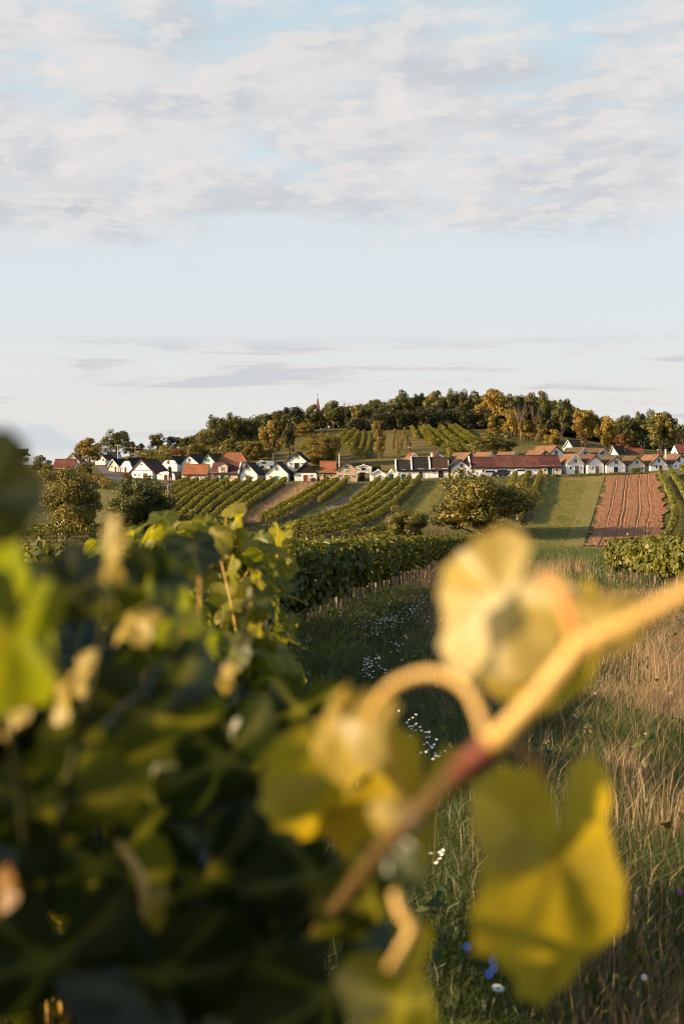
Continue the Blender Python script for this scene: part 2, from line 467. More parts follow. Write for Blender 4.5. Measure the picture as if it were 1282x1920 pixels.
M['white'] = plaster('white_limewash', (0.87, 0.85, 0.82), dirt=(0.52, 0.48, 0.43))
M['white2'] = plaster('grey_white_limewash', (0.80, 0.79, 0.78))
M['pink'] = plaster('pinkish_plaster', (0.66, 0.50, 0.42))
M['tan'] = plaster('tan_plaster', (0.56, 0.41, 0.29), dirt=(0.36, 0.27, 0.20))
M['cream'] = plaster('cream_plaster', (0.72, 0.62, 0.50))
M['brickwall'] = tiles('brick_wall', (0.30, 0.11, 0.07), (0.22, 0.085, 0.06), mossf=0.1)
M['r_orange'] = tiles('orange_tiles', (0.44, 0.165, 0.075), (0.34, 0.120, 0.055), mossf=0.3)
M['r_light'] = tiles('light_orange_tiles', (0.235, 0.130, 0.078), (0.18, 0.095, 0.058), mossf=0.25)
M['r_redbrown'] = tiles('red_brown_tiles', (0.18, 0.070, 0.045), (0.125, 0.050, 0.036), mossf=0.3)
M['r_red'] = tiles('red_tiles', (0.22, 0.075, 0.050), (0.16, 0.055, 0.040), mossf=0.25)
M['r_maroon'] = tiles('maroon_tiles', (0.145, 0.048, 0.040), (0.095, 0.034, 0.030), mossf=0.2)
M['r_mottled'] = tiles('mottled_tiles', (0.20, 0.075, 0.055), (0.12, 0.048, 0.040), moss=(0.045, 0.035, 0.030), mossf=0.75)
M['r_dark'] = tiles('dark_tiles', (0.030, 0.028, 0.028), (0.020, 0.020, 0.021), mossf=0.25)
M['r_brown'] = tiles('brown_tiles', (0.085, 0.046, 0.032), (0.058, 0.032, 0.024), mossf=0.4)
M['r_olive'] = tiles('lichen_tiles', (0.135, 0.085, 0.042), (0.10, 0.064, 0.034), moss=(0.10, 0.085, 0.035), mossf=0.6)
M['wood_dark'] = simple('dark_wood', (0.030, 0.022, 0.018), var=0.4, scale=4, sc3=(6, 6, 1))
M['wood_brown'] = simple('brown_wood', (0.12, 0.060, 0.030), var=0.4, scale=4, sc3=(6, 6, 1))
M['wood_grey'] = simple('grey_wood', (0.17, 0.145, 0.12), var=0.4, scale=4, sc3=(6, 6, 1))
M['wood_red'] = simple('red_brown_wood', (0.25, 0.065, 0.030), var=0.35, scale=4, sc3=(6, 6, 1))
M['teal'] = simple('teal_paint', (0.012, 0.075, 0.078), rough=0.5, var=0.3, scale=3)
M['green'] = simple('green_paint', (0.025, 0.17, 0.075), rough=0.5, var=0.3, scale=3)
M['navy'] = simple('navy_paint', (0.012, 0.018, 0.035), rough=0.5, var=0.3, scale=3)
M['pane'] = simple('window_glass', (0.012, 0.015, 0.018), rough=0.12, spec=0.6, var=0.3, scale=1)
M['trim'] = simple('white_trim', (0.72, 0.69, 0.65), var=0.15, scale=4)
M['bark'] = simple('bark', (0.085, 0.062, 0.045), var=0.5, scale=6, bump=0.03, sc3=(3, 3, 0.6))
M['bark_pale'] = simple('pale_bark', (0.22, 0.15, 0.10), var=0.4, scale=6, bump=0.02, sc3=(3, 3, 0.6))
M['pole'] = simple('weathered_pole', (0.22, 0.165, 0.125), var=0.35, scale=5, sc3=(4, 4, 0.5))
M['post'] = simple('vineyard_post', (0.17, 0.155, 0.135), var=0.35, scale=5, sc3=(4, 4, 0.5))
M['metal'] = simple('dark_metal', (0.055, 0.055, 0.055), rough=0.5, var=0.3, metal=0.6)
M['wire'] = simple('cable', (0.18, 0.16, 0.14), rough=0.6, var=0.2)
M['porcelain'] = simple('porcelain', (0.60, 0.56, 0.50), rough=0.3, var=0.2)
M['spire'] = tiles('spire_tiles', (0.30, 0.11, 0.065), (0.22, 0.08, 0.05), mossf=0.2)
M['car_white'] = simple('white_car_paint', (0.78, 0.78, 0.78), rough=0.25, spec=0.6, var=0.04)
M['car_dark'] = simple('dark_car_paint', (0.030, 0.032, 0.038), rough=0.25, spec=0.6, var=0.1)
M['car_blue'] = simple('blue_grey_car_paint', (0.30, 0.37, 0.40), rough=0.25, spec=0.6, var=0.1)
M['car_silver'] = simple('silver_car_paint', (0.42, 0.43, 0.44), rough=0.25, spec=0.6, var=0.08)
M['tyre'] = simple('tyre_rubber', (0.014, 0.014, 0.014), rough=0.9, var=0.3)
M['petal_white'] = simple('white_petal', (0.80, 0.79, 0.74), var=0.1)
M['petal_blue'] = simple('blue_petal', (0.13, 0.25, 0.72), var=0.2)
M['petal_pink'] = simple('pink_petal', (0.45, 0.10, 0.38), var=0.2)
M['lamp_glass'] = simple('lamp_glass', (0.6, 0.55, 0.45), rough=0.1, spec=0.6, var=0.1)

def ground_mat():
    m, t, out = new_mat('meadow_ground')
    geo = t.new('ShaderNodeNewGeometry'); p = geo.outputs['Position']
    n1_ = t.noise(p, 0.045, 5, 0.6)
    n2_ = t.noise(p, 0.6, 6, 0.65)
    n3_ = t.noise(p, 4.0, 4, 0.6)
    mp = t.new('ShaderNodeMapping'); t.l.new(p, mp.inputs[0]); mp.inputs['Scale'].default_value = (1.3, 0.10, 1.0)
    mp.inputs['Rotation'].default_value = (0, 0, math.radians(8))
    stripe = t.noise(mp.outputs[0], 0.9, 4, 0.6)
    c = t.mix(t.smooth(n2_, 0.3, 0.7), (0.048, 0.050, 0.012), (0.125, 0.108, 0.026))
    c = t.mix(t.math('MULTIPLY', t.smooth(n1_, 0.42, 0.62), 0.5), c, (0.24, 0.165, 0.055))
    c = t.mix(t.math('MULTIPLY', t.smooth(stripe, 0.5, 0.68), 0.35), c, (0.135, 0.095, 0.045))
    c = t.mix(t.math('MULTIPLY', t.smooth(n3_, 0.5, 0.8), 0.4), c, (0.030, 0.036, 0.012))
    # darker earth and thatch under the standing grass close by
    sp = t.new('ShaderNodeSeparateXYZ'); t.l.new(p, sp.inputs[0])
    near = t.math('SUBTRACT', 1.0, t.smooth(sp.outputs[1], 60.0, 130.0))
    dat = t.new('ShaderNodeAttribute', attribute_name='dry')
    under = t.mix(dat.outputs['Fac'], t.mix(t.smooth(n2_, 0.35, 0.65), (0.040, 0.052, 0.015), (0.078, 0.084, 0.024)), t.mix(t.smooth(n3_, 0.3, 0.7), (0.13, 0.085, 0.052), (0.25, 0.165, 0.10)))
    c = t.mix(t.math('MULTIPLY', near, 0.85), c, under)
    b = principled(t, c, 0.95, 0.15, bump=t.math('ADD', n2_, n3_), bdist=0.12)
    t.l.new(b.outputs[0], out.inputs['Surface'])
    return m
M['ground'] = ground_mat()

def field_mat(name, ca, cb, cc, sx=(1.2, 0.08, 1.0), rot=8, k=0.9, bump=0.05, n3s=3.0):
    m, t, out = new_mat(name)
    geo = t.new('ShaderNodeNewGeometry'); p = geo.outputs['Position']
    mp = t.new('ShaderNodeMapping'); t.l.new(p, mp.inputs[0]); mp.inputs['Scale'].default_value = sx
    mp.inputs['Rotation'].default_value = (0, 0, math.radians(rot))
    s = t.noise(mp.outputs[0], k, 5, 0.6)
    n = t.noise(p, 0.35, 6, 0.65); n3_ = t.noise(p, n3s, 4, 0.6)
    c = t.mix(t.smooth(s, 0.35, 0.65), ca, cb)
    c = t.mix(t.math('MULTIPLY', t.smooth(n, 0.4, 0.7), 0.6), c, cc)
    c = t.mix(t.math('MULTIPLY', t.smooth(n3_, 0.5, 0.75), 0.35), c, tuple(x * 0.55 for x in ca))
    b = principled(t, c, 0.95, 0.12, bump=n3_, bdist=bump)
    t.l.new(b.outputs[0], out.inputs['Surface'])
    return m
M['mown'] = field_mat('mown_grass', (0.115, 0.112, 0.020), (0.175, 0.155, 0.026), (0.24, 0.195, 0.040))
M['plough'] = field_mat('ploughed_earth', (0.285, 0.135, 0.068), (0.36, 0.175, 0.090), (0.22, 0.108, 0.058), k=1.6, bump=0.12, n3s=2.0)
M['straw'] = field_mat('straw_grass', (0.29, 0.185, 0.098), (0.37, 0.245, 0.135), (0.25, 0.165, 0.080), bump=0.15, n3s=2.5)
M['stubble'] = field_mat('pale_green_field', (0.19, 0.165, 0.045), (0.26, 0.21, 0.060), (0.155, 0.140, 0.040), sx=(0.1, 1.2, 1), k=1.2)
M['track'] = field_mat('dirt_track', (0.165, 0.125, 0.098), (0.215, 0.165, 0.130), (0.125, 0.095, 0.07), bump=0.03)
M['asphalt'] = field_mat('old_asphalt', (0.13, 0.115, 0.108), (0.16, 0.145, 0.135), (0.11, 0.098, 0.09), bump=0.01)
M['soil'] = field_mat('vineyard_soil', (0.090, 0.070, 0.036), (0.075, 0.078, 0.025), (0.11, 0.085, 0.045), bump=0.08)

# ------------------------------------------------------------------ ground sheet and what is laid on it
def build_ground():
    ys = np.concatenate([np.arange(-40, 4, 4.0), np.arange(4, 140, 1.0), np.arange(140, 480, 2.5), 480 * (6800 / 480.0) ** np.linspace(0, 1, 60)])
    us = np.sign(np.linspace(-1, 1, 261)) * np.abs(np.linspace(-1, 1, 261)) ** 1.25 * 1.5
    Y, U = np.meshgrid(ys, us, indexing='ij')
    X = U * (np.maximum(Y, 0) + 40)
    Zg = H(X, Y)
    v = np.stack([X, Y, Zg], -1).reshape(-1, 3)
    ny, nx = Y.shape
    i = np.arange((ny - 1) * nx).reshape(ny - 1, nx)[:, :-1].ravel()
    f = np.stack([i, i + 1, i + nx + 1, i + nx], -1)
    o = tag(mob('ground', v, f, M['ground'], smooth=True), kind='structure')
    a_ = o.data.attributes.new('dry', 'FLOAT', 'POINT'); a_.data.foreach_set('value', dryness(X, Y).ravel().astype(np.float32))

def dryness(x, y):
    """share of straw-dry grass in the near field"""
    n = fnoise(x * .55 + 5, y * .22 + 9, 3); n2 = fnoise(x * .16 + 3, y * .07, 2)
    left = .85 + .033 * (y - 18) + (n - .5) * 1.4
    d = np.clip((x - left) / .7, 0, 1)
    d = d * np.clip((8.6 + .062 * y * 1.0 - 3.2 * (y > 40) - x) / 1.2, 0, 1)
    patch = np.clip((n * .55 + n2 * .45 - .38) / .14, 0, 1)
    return d * (.12 + .88 * patch) * np.clip((118 - y) / 12, 0, 1) * (y > 0)
build_ground()


def poly_pts(pix, n, d0=150.0):
    pts = [G(px, py, d0) for px, py in pix]
    return spline([(p.x, p.y) for p in pts], n)

def strip(name, left, right, mat, off=0.06, nu=14, nv=80, d0=150.0, relief=None, kind='structure', raw=False, ragged=0.0):
    """sheet between two edges (photo pixels on the ground), draped on the terrain"""
    A = np.array(left, dtype=float) if raw else poly_pts(left, nv, d0)
    B = np.array(right, dtype=float) if raw else poly_pts(right, nv, d0)
    if raw: A = spline(A, nv); B = spline(B, nv)
    if ragged:
        q = np.arange(nv) * .13
        ra = (fnoise(q, q * 0 + 4, 3) - .5) * 2 * ragged; rb = (fnoise(q, q * 0 + 14, 3) - .5) * 2 * ragged
    u = np.linspace(0, 1, nu)
    XY = A[:, None, :] * (1 - u)[None, :, None] + B[:, None, :] * u[None, :, None]
    if ragged: XY[..., 0] += ra[:, None] * (1 - u)[None] ** 14 + rb[:, None] * u[None] ** 14
    X, Y = XY[..., 0], XY[..., 1]
    Zs = H(X, Y) + off
    if relief is not None: Zs = Zs + relief(u[None, :] + 0 * X, X, Y)
    v = np.stack([X, Y, Zs], -1).reshape(-1, 3)
    i = np.arange((nv - 1) * nu).reshape(nv - 1, nu)[:, :-1].ravel()
    f = np.stack([i, i + 1, i + nu + 1, i + nu], -1)
    o = mob(name, v, f, mat, smooth=True)
    nz = np.array([p.normal.z for p in o.data.polygons[:1]])
    if nz[0] < 0: o.data.flip_normals()
    return tag(o, kind=kind)

# green mown field and ploughed field on the right slope, from the lane down to the foot of the hill
strip('mown_field', [(1018, 896), (1006, 940), (994, 985), (975, 1027)], [(1134, 893), (1120, 940), (1106, 985), (1092, 1027)], M['mown'], nu=30)
def furrows(u, X, Y):
    wob = fnoise(X * 0.10, Y * 0.05, 2) * 0.07
    z = (fnoise(X * 1.6, Y * 1.1, 3) - 0.5) * 0.16 + (fnoise(X * 5.0, Y * 3.0, 2) - 0.5) * 0.14
    for c, w, dep in ((0.20, 0.010, 0.13), (0.38, 0.011, 0.17), (0.44, 0.010, 0.08), (0.63, 0.011, 0.15), (0.79, 0.010, 0.10)):
        d_ = (u + wob * (1 + c) - 0.05 - c) / w
        dep = .75 * dep * (.15 + 1.2 * fnoise(Y * .06 + 40 * c, X * .05, 3))
        z = z - dep * np.exp(-d_ ** 2) + 0.5 * dep * np.exp(-(d_ - 1.9) ** 2)
    e = np.minimum(u, 1 - u)
    return z * np.clip(e / 0.04, 0, 1) - 0.25 * np.exp(-(u / 0.03) ** 2) * 0 + 0.10
strip('ploughed_field', ragged=.9, left=[(1136, 894), (1124, 940), (1110, 985), (1093, 1025)], right=[(1230, 889), (1243, 930), (1247, 970), (1236, 1025)], mat=M['plough'], nu=150, nv=200, relief=furrows)
strip('sunlit_grass_band', [(1104, 893.5), (1088, 940), (1072, 985), (1056, 1026)], [(1133, 893), (1119, 940), (1105, 985), (1091, 1026)], M['stubble'], nu=10, off=0.075)  # sunlit strip of the mown field, light put in as paler colour
strip('soil_patch', [(1060, 899), (1052, 903)], [(1104, 895), (1108, 899)], M['plough'], nu=8, nv=8)
# dry grass plot between two vineyard blocks, grassed strip and dirt track
def tufty(u, X, Y): return (fnoise(X * 1.2, Y * 0.9, 3) - 0.45) * 0.7 * np.clip(np.minimum(u, 1 - u) / 0.06, 0, 1)
strip('dry_grass_plot', [(546, 910), (500, 942), (458, 968), (425, 990)], [(600, 908), (560, 936), (510, 962), (478, 984)], M['straw'], nu=60, nv=140, off=0.10, relief=tufty)
strip('dirt_track', [(679, 909), (655, 927), (618, 948), (585, 968), (545, 992)], [(697, 909), (672, 930), (640, 950), (606, 968), (566, 992)], M['track'], nu=10)
strip('grass_strip', [(660, 909), (640, 925), (600, 948), (560, 970), (520, 995)], [(677, 909), (652, 928), (615, 949), (582, 969), (542, 993)], M['mown'], nu=10, off=0.05)
strip('sloping_lawn', [(790, 904), (770, 930), (745, 955), (705, 985)], [(838, 903), (828, 930), (812, 955), (780, 985)], M['mown'], nu=16, off=0.05)
strip('pale_field', [(150, 922), (160, 950), (170, 985)], [(236, 912), (240, 950), (250, 990)], M['stubble'], nu=20, off=0.05)
strip('vineyard_ground', [(338, 912), (290, 945), (240, 985), (200, 1012)], [(545, 911), (498, 943), (456, 969), (420, 992)], M['soil'], nu=40, off=0.04)
strip('vineyard_soil', [(604, 911), (563, 937), (513, 963), (481, 985)], [(657, 911), (638, 926), (598, 949), (556, 972)], M['soil'], nu=14, off=0.04)
strip('slope_soil', [(700, 909), (674, 931), (642, 951), (600, 975), (530, 1010)], [(789, 905), (768, 931), (742, 957), (700, 987), (640, 1012)], M['soil'], nu=24, off=0.04)
# lane past the houses, the road climbing on the left and the path at the foot of the hill
lane = np.array([(px, G(px, py, 240)) for px, py in ((238, 905), (300, 906), (380, 907), (470, 907.5), (560, 907.5), (640, 907), (700, 905), (760, 901.5), (840, 897.5), (920, 895), (1000, 893.5), (1090, 891.5), (1180, 889), (1250, 886), (1330, 882))], dtype=object)
lc = np.array([(p.x, p.y) for _, p in lane], dtype=float)
strip('lane', lc - np.array([0, 1.6]), lc + np.array([0, 1.9]), M['asphalt'], nu=6, nv=120, off=0.05, raw=True)
strip('road', [(182, 872), (184, 880), (194, 890), (206, 899), (238, 905)], [(196, 872), (203, 880), (216, 887), (232, 893), (252, 903.5)], M['asphalt'], nu=8, nv=60, off=0.07)
strip('field_path', [(-60, 1031), (200, 1031), (560, 1031), (900, 1030), (1100, 1029.5), (1300, 1028)], [(-60, 1028.5), (200, 1028.5), (560, 1028.5), (900, 1028), (1100, 1027.5), (1300, 1026)], M['straw'], nu=6, nv=120, off=0.06)

# ------------------------------------------------------------------ houses
HOUSES = []
def opening(root, kind, x0, x1, z0, z1, mat, y=0.0, frame=None):
    """door or window set in the front wall; x, z local metres"""
    w, h = x1 - x0, z1 - z0
    fm = frame or M['trim']
    fw = min(0.10, w * 0.14)
    b = MB()
    if kind == 'window':
        b.box(x0 - fw, x0, y - 0.06, y + 0.05, z0 - fw, z1 + fw); b.box(x1, x1 + fw, y - 0.06, y + 0.05, z0 - fw, z1 + fw)
        b.box(x0, x1, y - 0.06, y + 0.05, z1, z1 + fw); b.box(x0, x1, y - 0.06, y + 0.05, z0 - fw, z0)
        if w > 0.45: b.box((x0 + x1) / 2 - 0.025, (x0 + x1) / 2 + 0.025, y - 0.045, y + 0.03, z0, z1)
        o = b.build('window', fm, root)
        MB().box(x0, x1, y - 0.03, y + 0.03, z0, z1).build('pane', mat, o)
        if w > 0.5: MB().box(x0 - fw - 0.05, x1 + fw + 0.05, y - 0.14, y - 0.062, z0 - fw - 0.06, z0 - fw + 0.01).build('sill', fm, o)
    else:
        n = max(2, int(w / 0.28)); pw = w / n
        for k in range(n): b.box(x0 + k * pw + 0.008, x0 + (k + 1) * pw - 0.008, y - 0.05, y + 0.03, z0, z1)
        b.box(x0, x1, y - 0.03, y + 0.02, z0, z1)
        o = b.build('door', mat, root)
        f_ = MB().box(x0 - 0.12, x0, y - 0.075, y + 0.05, z0, z1 + 0.12).box(x1, x1 + 0.12, y - 0.075, y + 0.05, z0, z1 + 0.12).box(x0, x1, y - 0.075, y + 0.05, z1, z1 + 0.12)
        f_.build('door_frame', fm, o)
        MB().box(x1 - 0.22, x1 - 0.14, y - 0.10, y - 0.05, z0 + h * 0.45, z0 + h * 0.52).build('handle', M['metal'], o)
    return o

def slab(mb, p0, p1, p2, p3, th):
    """sloping roof panel from its four top corners, th thick downwards along its normal"""
    a, b, c, d = map(Vector, (p0, p1, p2, p3))
    n = (b - a).cross(d - a).normalized()
    if n.z < 0: n = -n
    q = [a, b, c, d] + [p - n * th for p in (a, b, c, d)]
    mb.add(q, [(0, 1, 2, 3), (7, 6, 5, 4), (0, 4, 5, 1), (1, 5, 6, 2), (2, 6, 7, 3), (3, 7, 4, 0)])

def start(pxl, pxr, base, d, th, label, name='wine_house', cat='house', group='small houses on the vineyard hill'):
    c = (pxl + pxr) / 2
    loc = P(c, base, d)
    root = empty(name, loc, th)
    tag(root, label, cat, group)
    s = d / F0
    loc_px = (lambda px: (px - c) * s / math.cos(th))
    loc_z = (lambda py: (base - py) * s)
    HOUSES.append((c, base, d))
    return root, loc_px, loc_z

MAT_OF = {'d': ('door', 'wood_dark'), 'db': ('door', 'wood_brown'), 'dg': ('door', 'wood_grey'), 'dr': ('door', 'wood_red'), 'dt': ('door', 'teal'), 'dn': ('door', 'navy'),
          'w': ('window', 'pane'), 'wt': ('window', 'teal'), 'wg': ('window', 'green'), 'wb': ('window', 'wood_brown'), 'wr': ('window', 'wood_red'), 'dv': ('door', 'green')}

def gable(label, pxl, pxr, base, eave, apx, apy, d=298, th=0.0, L=9.0, wall='white', roof='r_dark', ops=(), verge='trim', hiphead=0.0, infill=None, band=False, chim=None, flat=False, name='wine_house', over=0.28):
    """house with its gable end towards the lane"""
    th = math.radians(th)
    root, X, Zc = start(pxl, pxr, base, d, th, label, name)
    x0, x1, ax = X(pxl), X(pxr), X(apx)
    ze, za = Zc(eave), Zc(apy)
    zb = -1.2
    th_ = 0.16
    drop = 0.17
    poly = [(x0, zb), (x1, zb), (x1, ze), (ax, za - drop), (x0, ze)]
    if hiphead:
        t_ = hiphead
        poly = [(x0, zb), (x1, zb), (x1, ze), (ax + (x1 - ax) * t_, za - drop + (ze - za) * t_), (ax + (x0 - ax) * t_, za - drop + (ze - za) * t_), (x0, ze)]
    MB().prism(poly, 0, L).build('wall', M[wall], root)
    # roof
    mb = MB()
    sl_l = (za - ze) / (ax - x0); sl_r = (za - ze) / (x1 - ax)
    ov = over
    yl, yr_ = -0.22, L + 0.25
    hb = 1.6 * hiphead
    slab(mb, (ax, yl + hb, za), (ax, yr_, za), (x0 - ov, yr_, ze - sl_l * ov), (x0 - ov, yl, ze - sl_l * ov), th_)
    slab(mb, (ax, yl + hb, za), (x1 + ov, yl, ze - sl_r * ov), (x1 + ov, yr_, ze - sl_r * ov), (ax, yr_, za), th_)
    if hiphead:
        t_ = hiphead
        zh = za + (ze - za) * t_
        mb.add([(ax, yl + hb, za + 0.02), (ax - (ax - x0) * t_ * 1.04, yl - 0.05, zh + 0.02), (ax + (x1 - ax) * t_ * 1.04, yl - 0.05, zh + 0.02),
                (ax, yl + hb, za - 0.12), (ax - (ax - x0) * t_ * 1.04, yl - 0.05, zh - 0.12), (ax + (x1 - ax) * t_ * 1.04, yl - 0.05, zh - 0.12)], [(0, 1, 2), (3, 5, 4), (1, 4, 5, 2)])
    ro = mb.build('roof', M[roof], root)
    rt = MB()
    rt.tube([(ax, yl + hb - 0.02, za + 0.0), (ax, L / 2, za + 0.01 + R.uniform(-.04, .03)), (ax, yr_ + 0.02, za)], 0.13, 6)
    rt.build('ridge', M[roof], ro)
    if verge and not hiphead:
        vb = MB()
        for (xe, sgn) in ((x0 - ov, -1), (x1 + ov, 1)):
            zl = ze - (sl_l if sgn < 0 else sl_r) * ov
            vb.prism([(ax, za - 0.20), (xe, zl - 0.20), (xe, zl + 0.02), (ax, za + 0.02)] if sgn < 0 else [(ax, za - 0.20), (ax, za + 0.02), (xe, zl + 0.02), (xe, zl - 0.20)], yl - 0.05, yl - 0.003)
        vb.build('bargeboard', M[verge], root)
    if infill:
        ib = MB(); g = 0.06
        ib.prism([(x0 + 0.05, ze + 0.05), (x1 - 0.05, ze + 0.05), (ax, za - 0.35)], -0.10, -0.004)
        ib.build('gable_cladding', M[infill], root)
    if band:
        MB().box(x0 - 0.08, x1 + 0.08, -0.12, -0.004, ze - 0.02, ze + 0.14).build('cornice', M['trim'] if band is True else M[band], root)
    for k, a0, b0, a1, b1 in ops:
        kind, m = MAT_OF[k]
        z0 = max(Zc(b1), 0.0) if kind == 'door' else Zc(b1)
        opening(root, kind, X(a0), X(a1), z0, Zc(b0), M[m])
    if chim: chimney(root, X(chim[0]), chim[1], za, Zc(chim[2]), M[chim[3]], w=chim[4] if len(chim) > 4 else 0.45)
    return root

def chimney(root, x, y, zr, ztop, mat, w=0.45):
    c = MB().box(x - w / 2, x + w / 2, y - w / 2, y + w / 2, zr - 1.2, ztop - 0.08).build('chimney', mat, root)
    MB().box(x - w / 2 - 0.07, x + w / 2 + 0.07, y - w / 2 - 0.07, y + w / 2 + 0.07, ztop - 0.08, ztop + 0.05).build('chimney_cap', M['trim'], c)

def longhouse(label, pxl, pxr, base, eave, top, d=298, th=0.0, D=6.5, wall='white', roof='r_maroon', ops=(), trim_l=False, trim_r=False, hip=0.0, sag=0.05, name='wine_house', chim=None, dormer=None, tl=0, tr=0):
    """house with its eaves and roof slope towards the lane"""
    th = math.radians(th)
    root, X, Zc = start(pxl, pxr, base, d, th, label, name)
    x0, x1 = X(pxl), X(pxr)
    ze, za = Zc(eave), Zc(top)
    w = MB()
    y_r = D / 2
    if hip:
        w.box(x0, x1, 0, D, -1.2, ze - 0.02)
    else:
        for sx0, sx1 in ((x0, x1),):
            v = [(sx0, 0, -1.2), (sx0, D, -1.2), (sx0, D, ze), (sx0, y_r, za - 0.18), (sx0, 0, ze)]
            v2 = [(sx1, y, z) for _, y, z in v]
            n = 5
            w.add(v + v2, [(0, 1, 2, 3, 4)[::-1], (5, 6, 7, 8, 9)] + [(i, (i + 1) % n, (i + 1) % n + n, i + n) for i in range(n)])
    w.build('wall', M[wall], root)
    mb = MB()
    sl_ = (za - ze) / y_r
    ov = 0.35; oe = 0.06
    nseg = max(3, int((x1 - x0) / 1.2))
    xa = np.linspace(x0 - oe, x1 + oe, nseg + 1)
    hx = (x1 - x0) * hip
    rs = [R.uniform(-1, 1) * sag for _ in xa]
    if hip:
        zl = ze - sl_ * ov
        A = (x0 - ov, -ov, zl); B = (x1 + ov, -ov, zl); C = (x1 + ov, D + ov, zl); E = (x0 - ov, D + ov, zl)
        Rl = (x0 + hx, y_r, za); Rr = (x1 - hx, y_r, za)
        mb.add([A, B, C, E, Rl, Rr], [(0, 1, 5, 4), (1, 2, 5), (2, 3, 4, 5), (3, 0, 4), (3, 2, 1, 0)])
    else:
        for i in range(nseg):
            slab(mb, (xa[i], y_r, za + rs[i]), (xa[i], -ov, ze - sl_ * ov), (xa[i + 1], -ov, ze - sl_ * ov), (xa[i + 1], y_r, za + rs[i + 1]), 0.16)
            slab(mb, (xa[i], y_r, za + rs[i]), (xa[i + 1], y_r, za + rs[i + 1]), (xa[i + 1], D + ov, ze - sl_ * ov), (xa[i], D + ov, ze - sl_ * ov), 0.16)
    ro = mb.build('roof', M[roof], root)
    rt = MB()
    if hip:
        for a, b in ((Rl, Rr), (Rl, A), (Rr, B), (Rl, E), (Rr, C)): rt.tube([a, b], 0.14, 6)
    else:
        rt.tube([(xa[i], y_r, za + rs[i] + 0.02) for i in range(nseg + 1)], 0.13, 6)
    rt.build('ridge', M[roof] if not hip else M['r_light'], ro)
    # eaves board / gutter
    MB().box(x0, x1, -0.30, -0.20, ze - sl_ * 0.3 - 0.32, ze - sl_ * 0.3 - 0.12).build('gutter', M['wood_dark'], root)
    for flag, xs in ((trim_l, x0 - oe), (trim_r, x1 + oe)):
        if flag:
            g = MB()
            sx = -1 if xs < 0 else 1
            a_, b_ = sorted((xs + sx * 0.003, xs + sx * 0.30))
            v = [(a_, -0.25, ze - sl_ * 0.25 - 0.3), (a_, y_r, za - 0.12), (a_, y_r, za + 0.24), (a_, -0.25, ze - sl_ * 0.25 + 0.22)]
            v += [(b_, y, z) for _, y, z in v]
            g.add(v, [(0, 1, 2, 3), (7, 6, 5, 4), (0, 4, 5, 1), (1, 5, 6, 2), (2, 6, 7, 3), (3, 7, 4, 0)])
            g.build('parapet', M[flag if isinstance(flag, str) else 'trim'], root)
    for k, a0, b0, a1, b1 in ops:
        kind, m = MAT_OF[k]
        z0 = max(Zc(b1), 0.0) if kind == 'door' else Zc(b1)
        opening(root, kind, X(a0), X(a1), z0, Zc(b0), M[m])
    if chim: chimney(root, X(chim[0]), y_r, za, Zc(chim[2]), M[chim[3]])
    if dormer:
        a0, a1, dt, db, op = dormer
        xl, xr = X(a0), X(a1); zt, zb_ = Zc(dt), Zc(db); xm = (xl + xr) / 2; hh = zt - (zt - zb_) * 0.30
        dm = MB().prism([(xl, zb_), (xr, zb_), (xr, hh), (xm, zt), (xl, hh)], -0.12, y_r * 0.95).build('dormer', M[wall], root)
        dr = MB()
        slab(dr, (xm, -0.3, zt + 0.14), (xm, y_r, zt + 0.14), (xl - 0.18, y_r, hh), (xl - 0.18, -0.3, hh), 0.12)
        slab(dr, (xm, -0.3, zt + 0.14), (xr + 0.18, -0.3, hh), (xr + 0.18, y_r, hh), (xm, y_r, zt + 0.14), 0.12)
        dr.build('dormer_roof', M['r_light'], dm)
        opening(root, 'window', X(op[0]), X(op[2]), Zc(op[3]), Zc(op[1]), M['wood_grey'], y=-0.13)
    return root

def vault(label, pxl, pxr, base, top, ops, d, th=0, L=6, wall='white'):
    """low cellar front with a round-topped wall, earth covered behind"""
    th = math.radians(th)
    root, X, Zc = start(pxl, pxr, base, d, th, label, 'vaulted_cellar', 'cellar', None)
    x0, x1 = X(pxl), X(pxr); xm = (x0 + x1) / 2; zt = Zc(top); zs = zt * 0.42
    poly = [(x0, -1.0), (x1, -1.0), (x1, zs)]
    for k in range(1, 12):
        a = math.pi * k / 12
        poly.append((xm + (x1 - xm) * math.cos(a), zs + (zt - zs) * math.sin(a) ** 0.8))
    poly.append((x0, zs))
    MB().prism(poly, 0, 0.5).build('wall', M[wall], root)
    inner = [(xm + (x - xm) * 0.93, z * 0.93) for x, z in poly]
    MB().prism(inner, 0.5, L).build('vault', M['r_brown'], root)
    for k, a0, b0, a1, b1 in ops:
        kind, m = MAT_OF[k]
        opening(root, kind, X(a0), X(a1), max(0, Zc(b1)), Zc(b0), M[m])
    return root

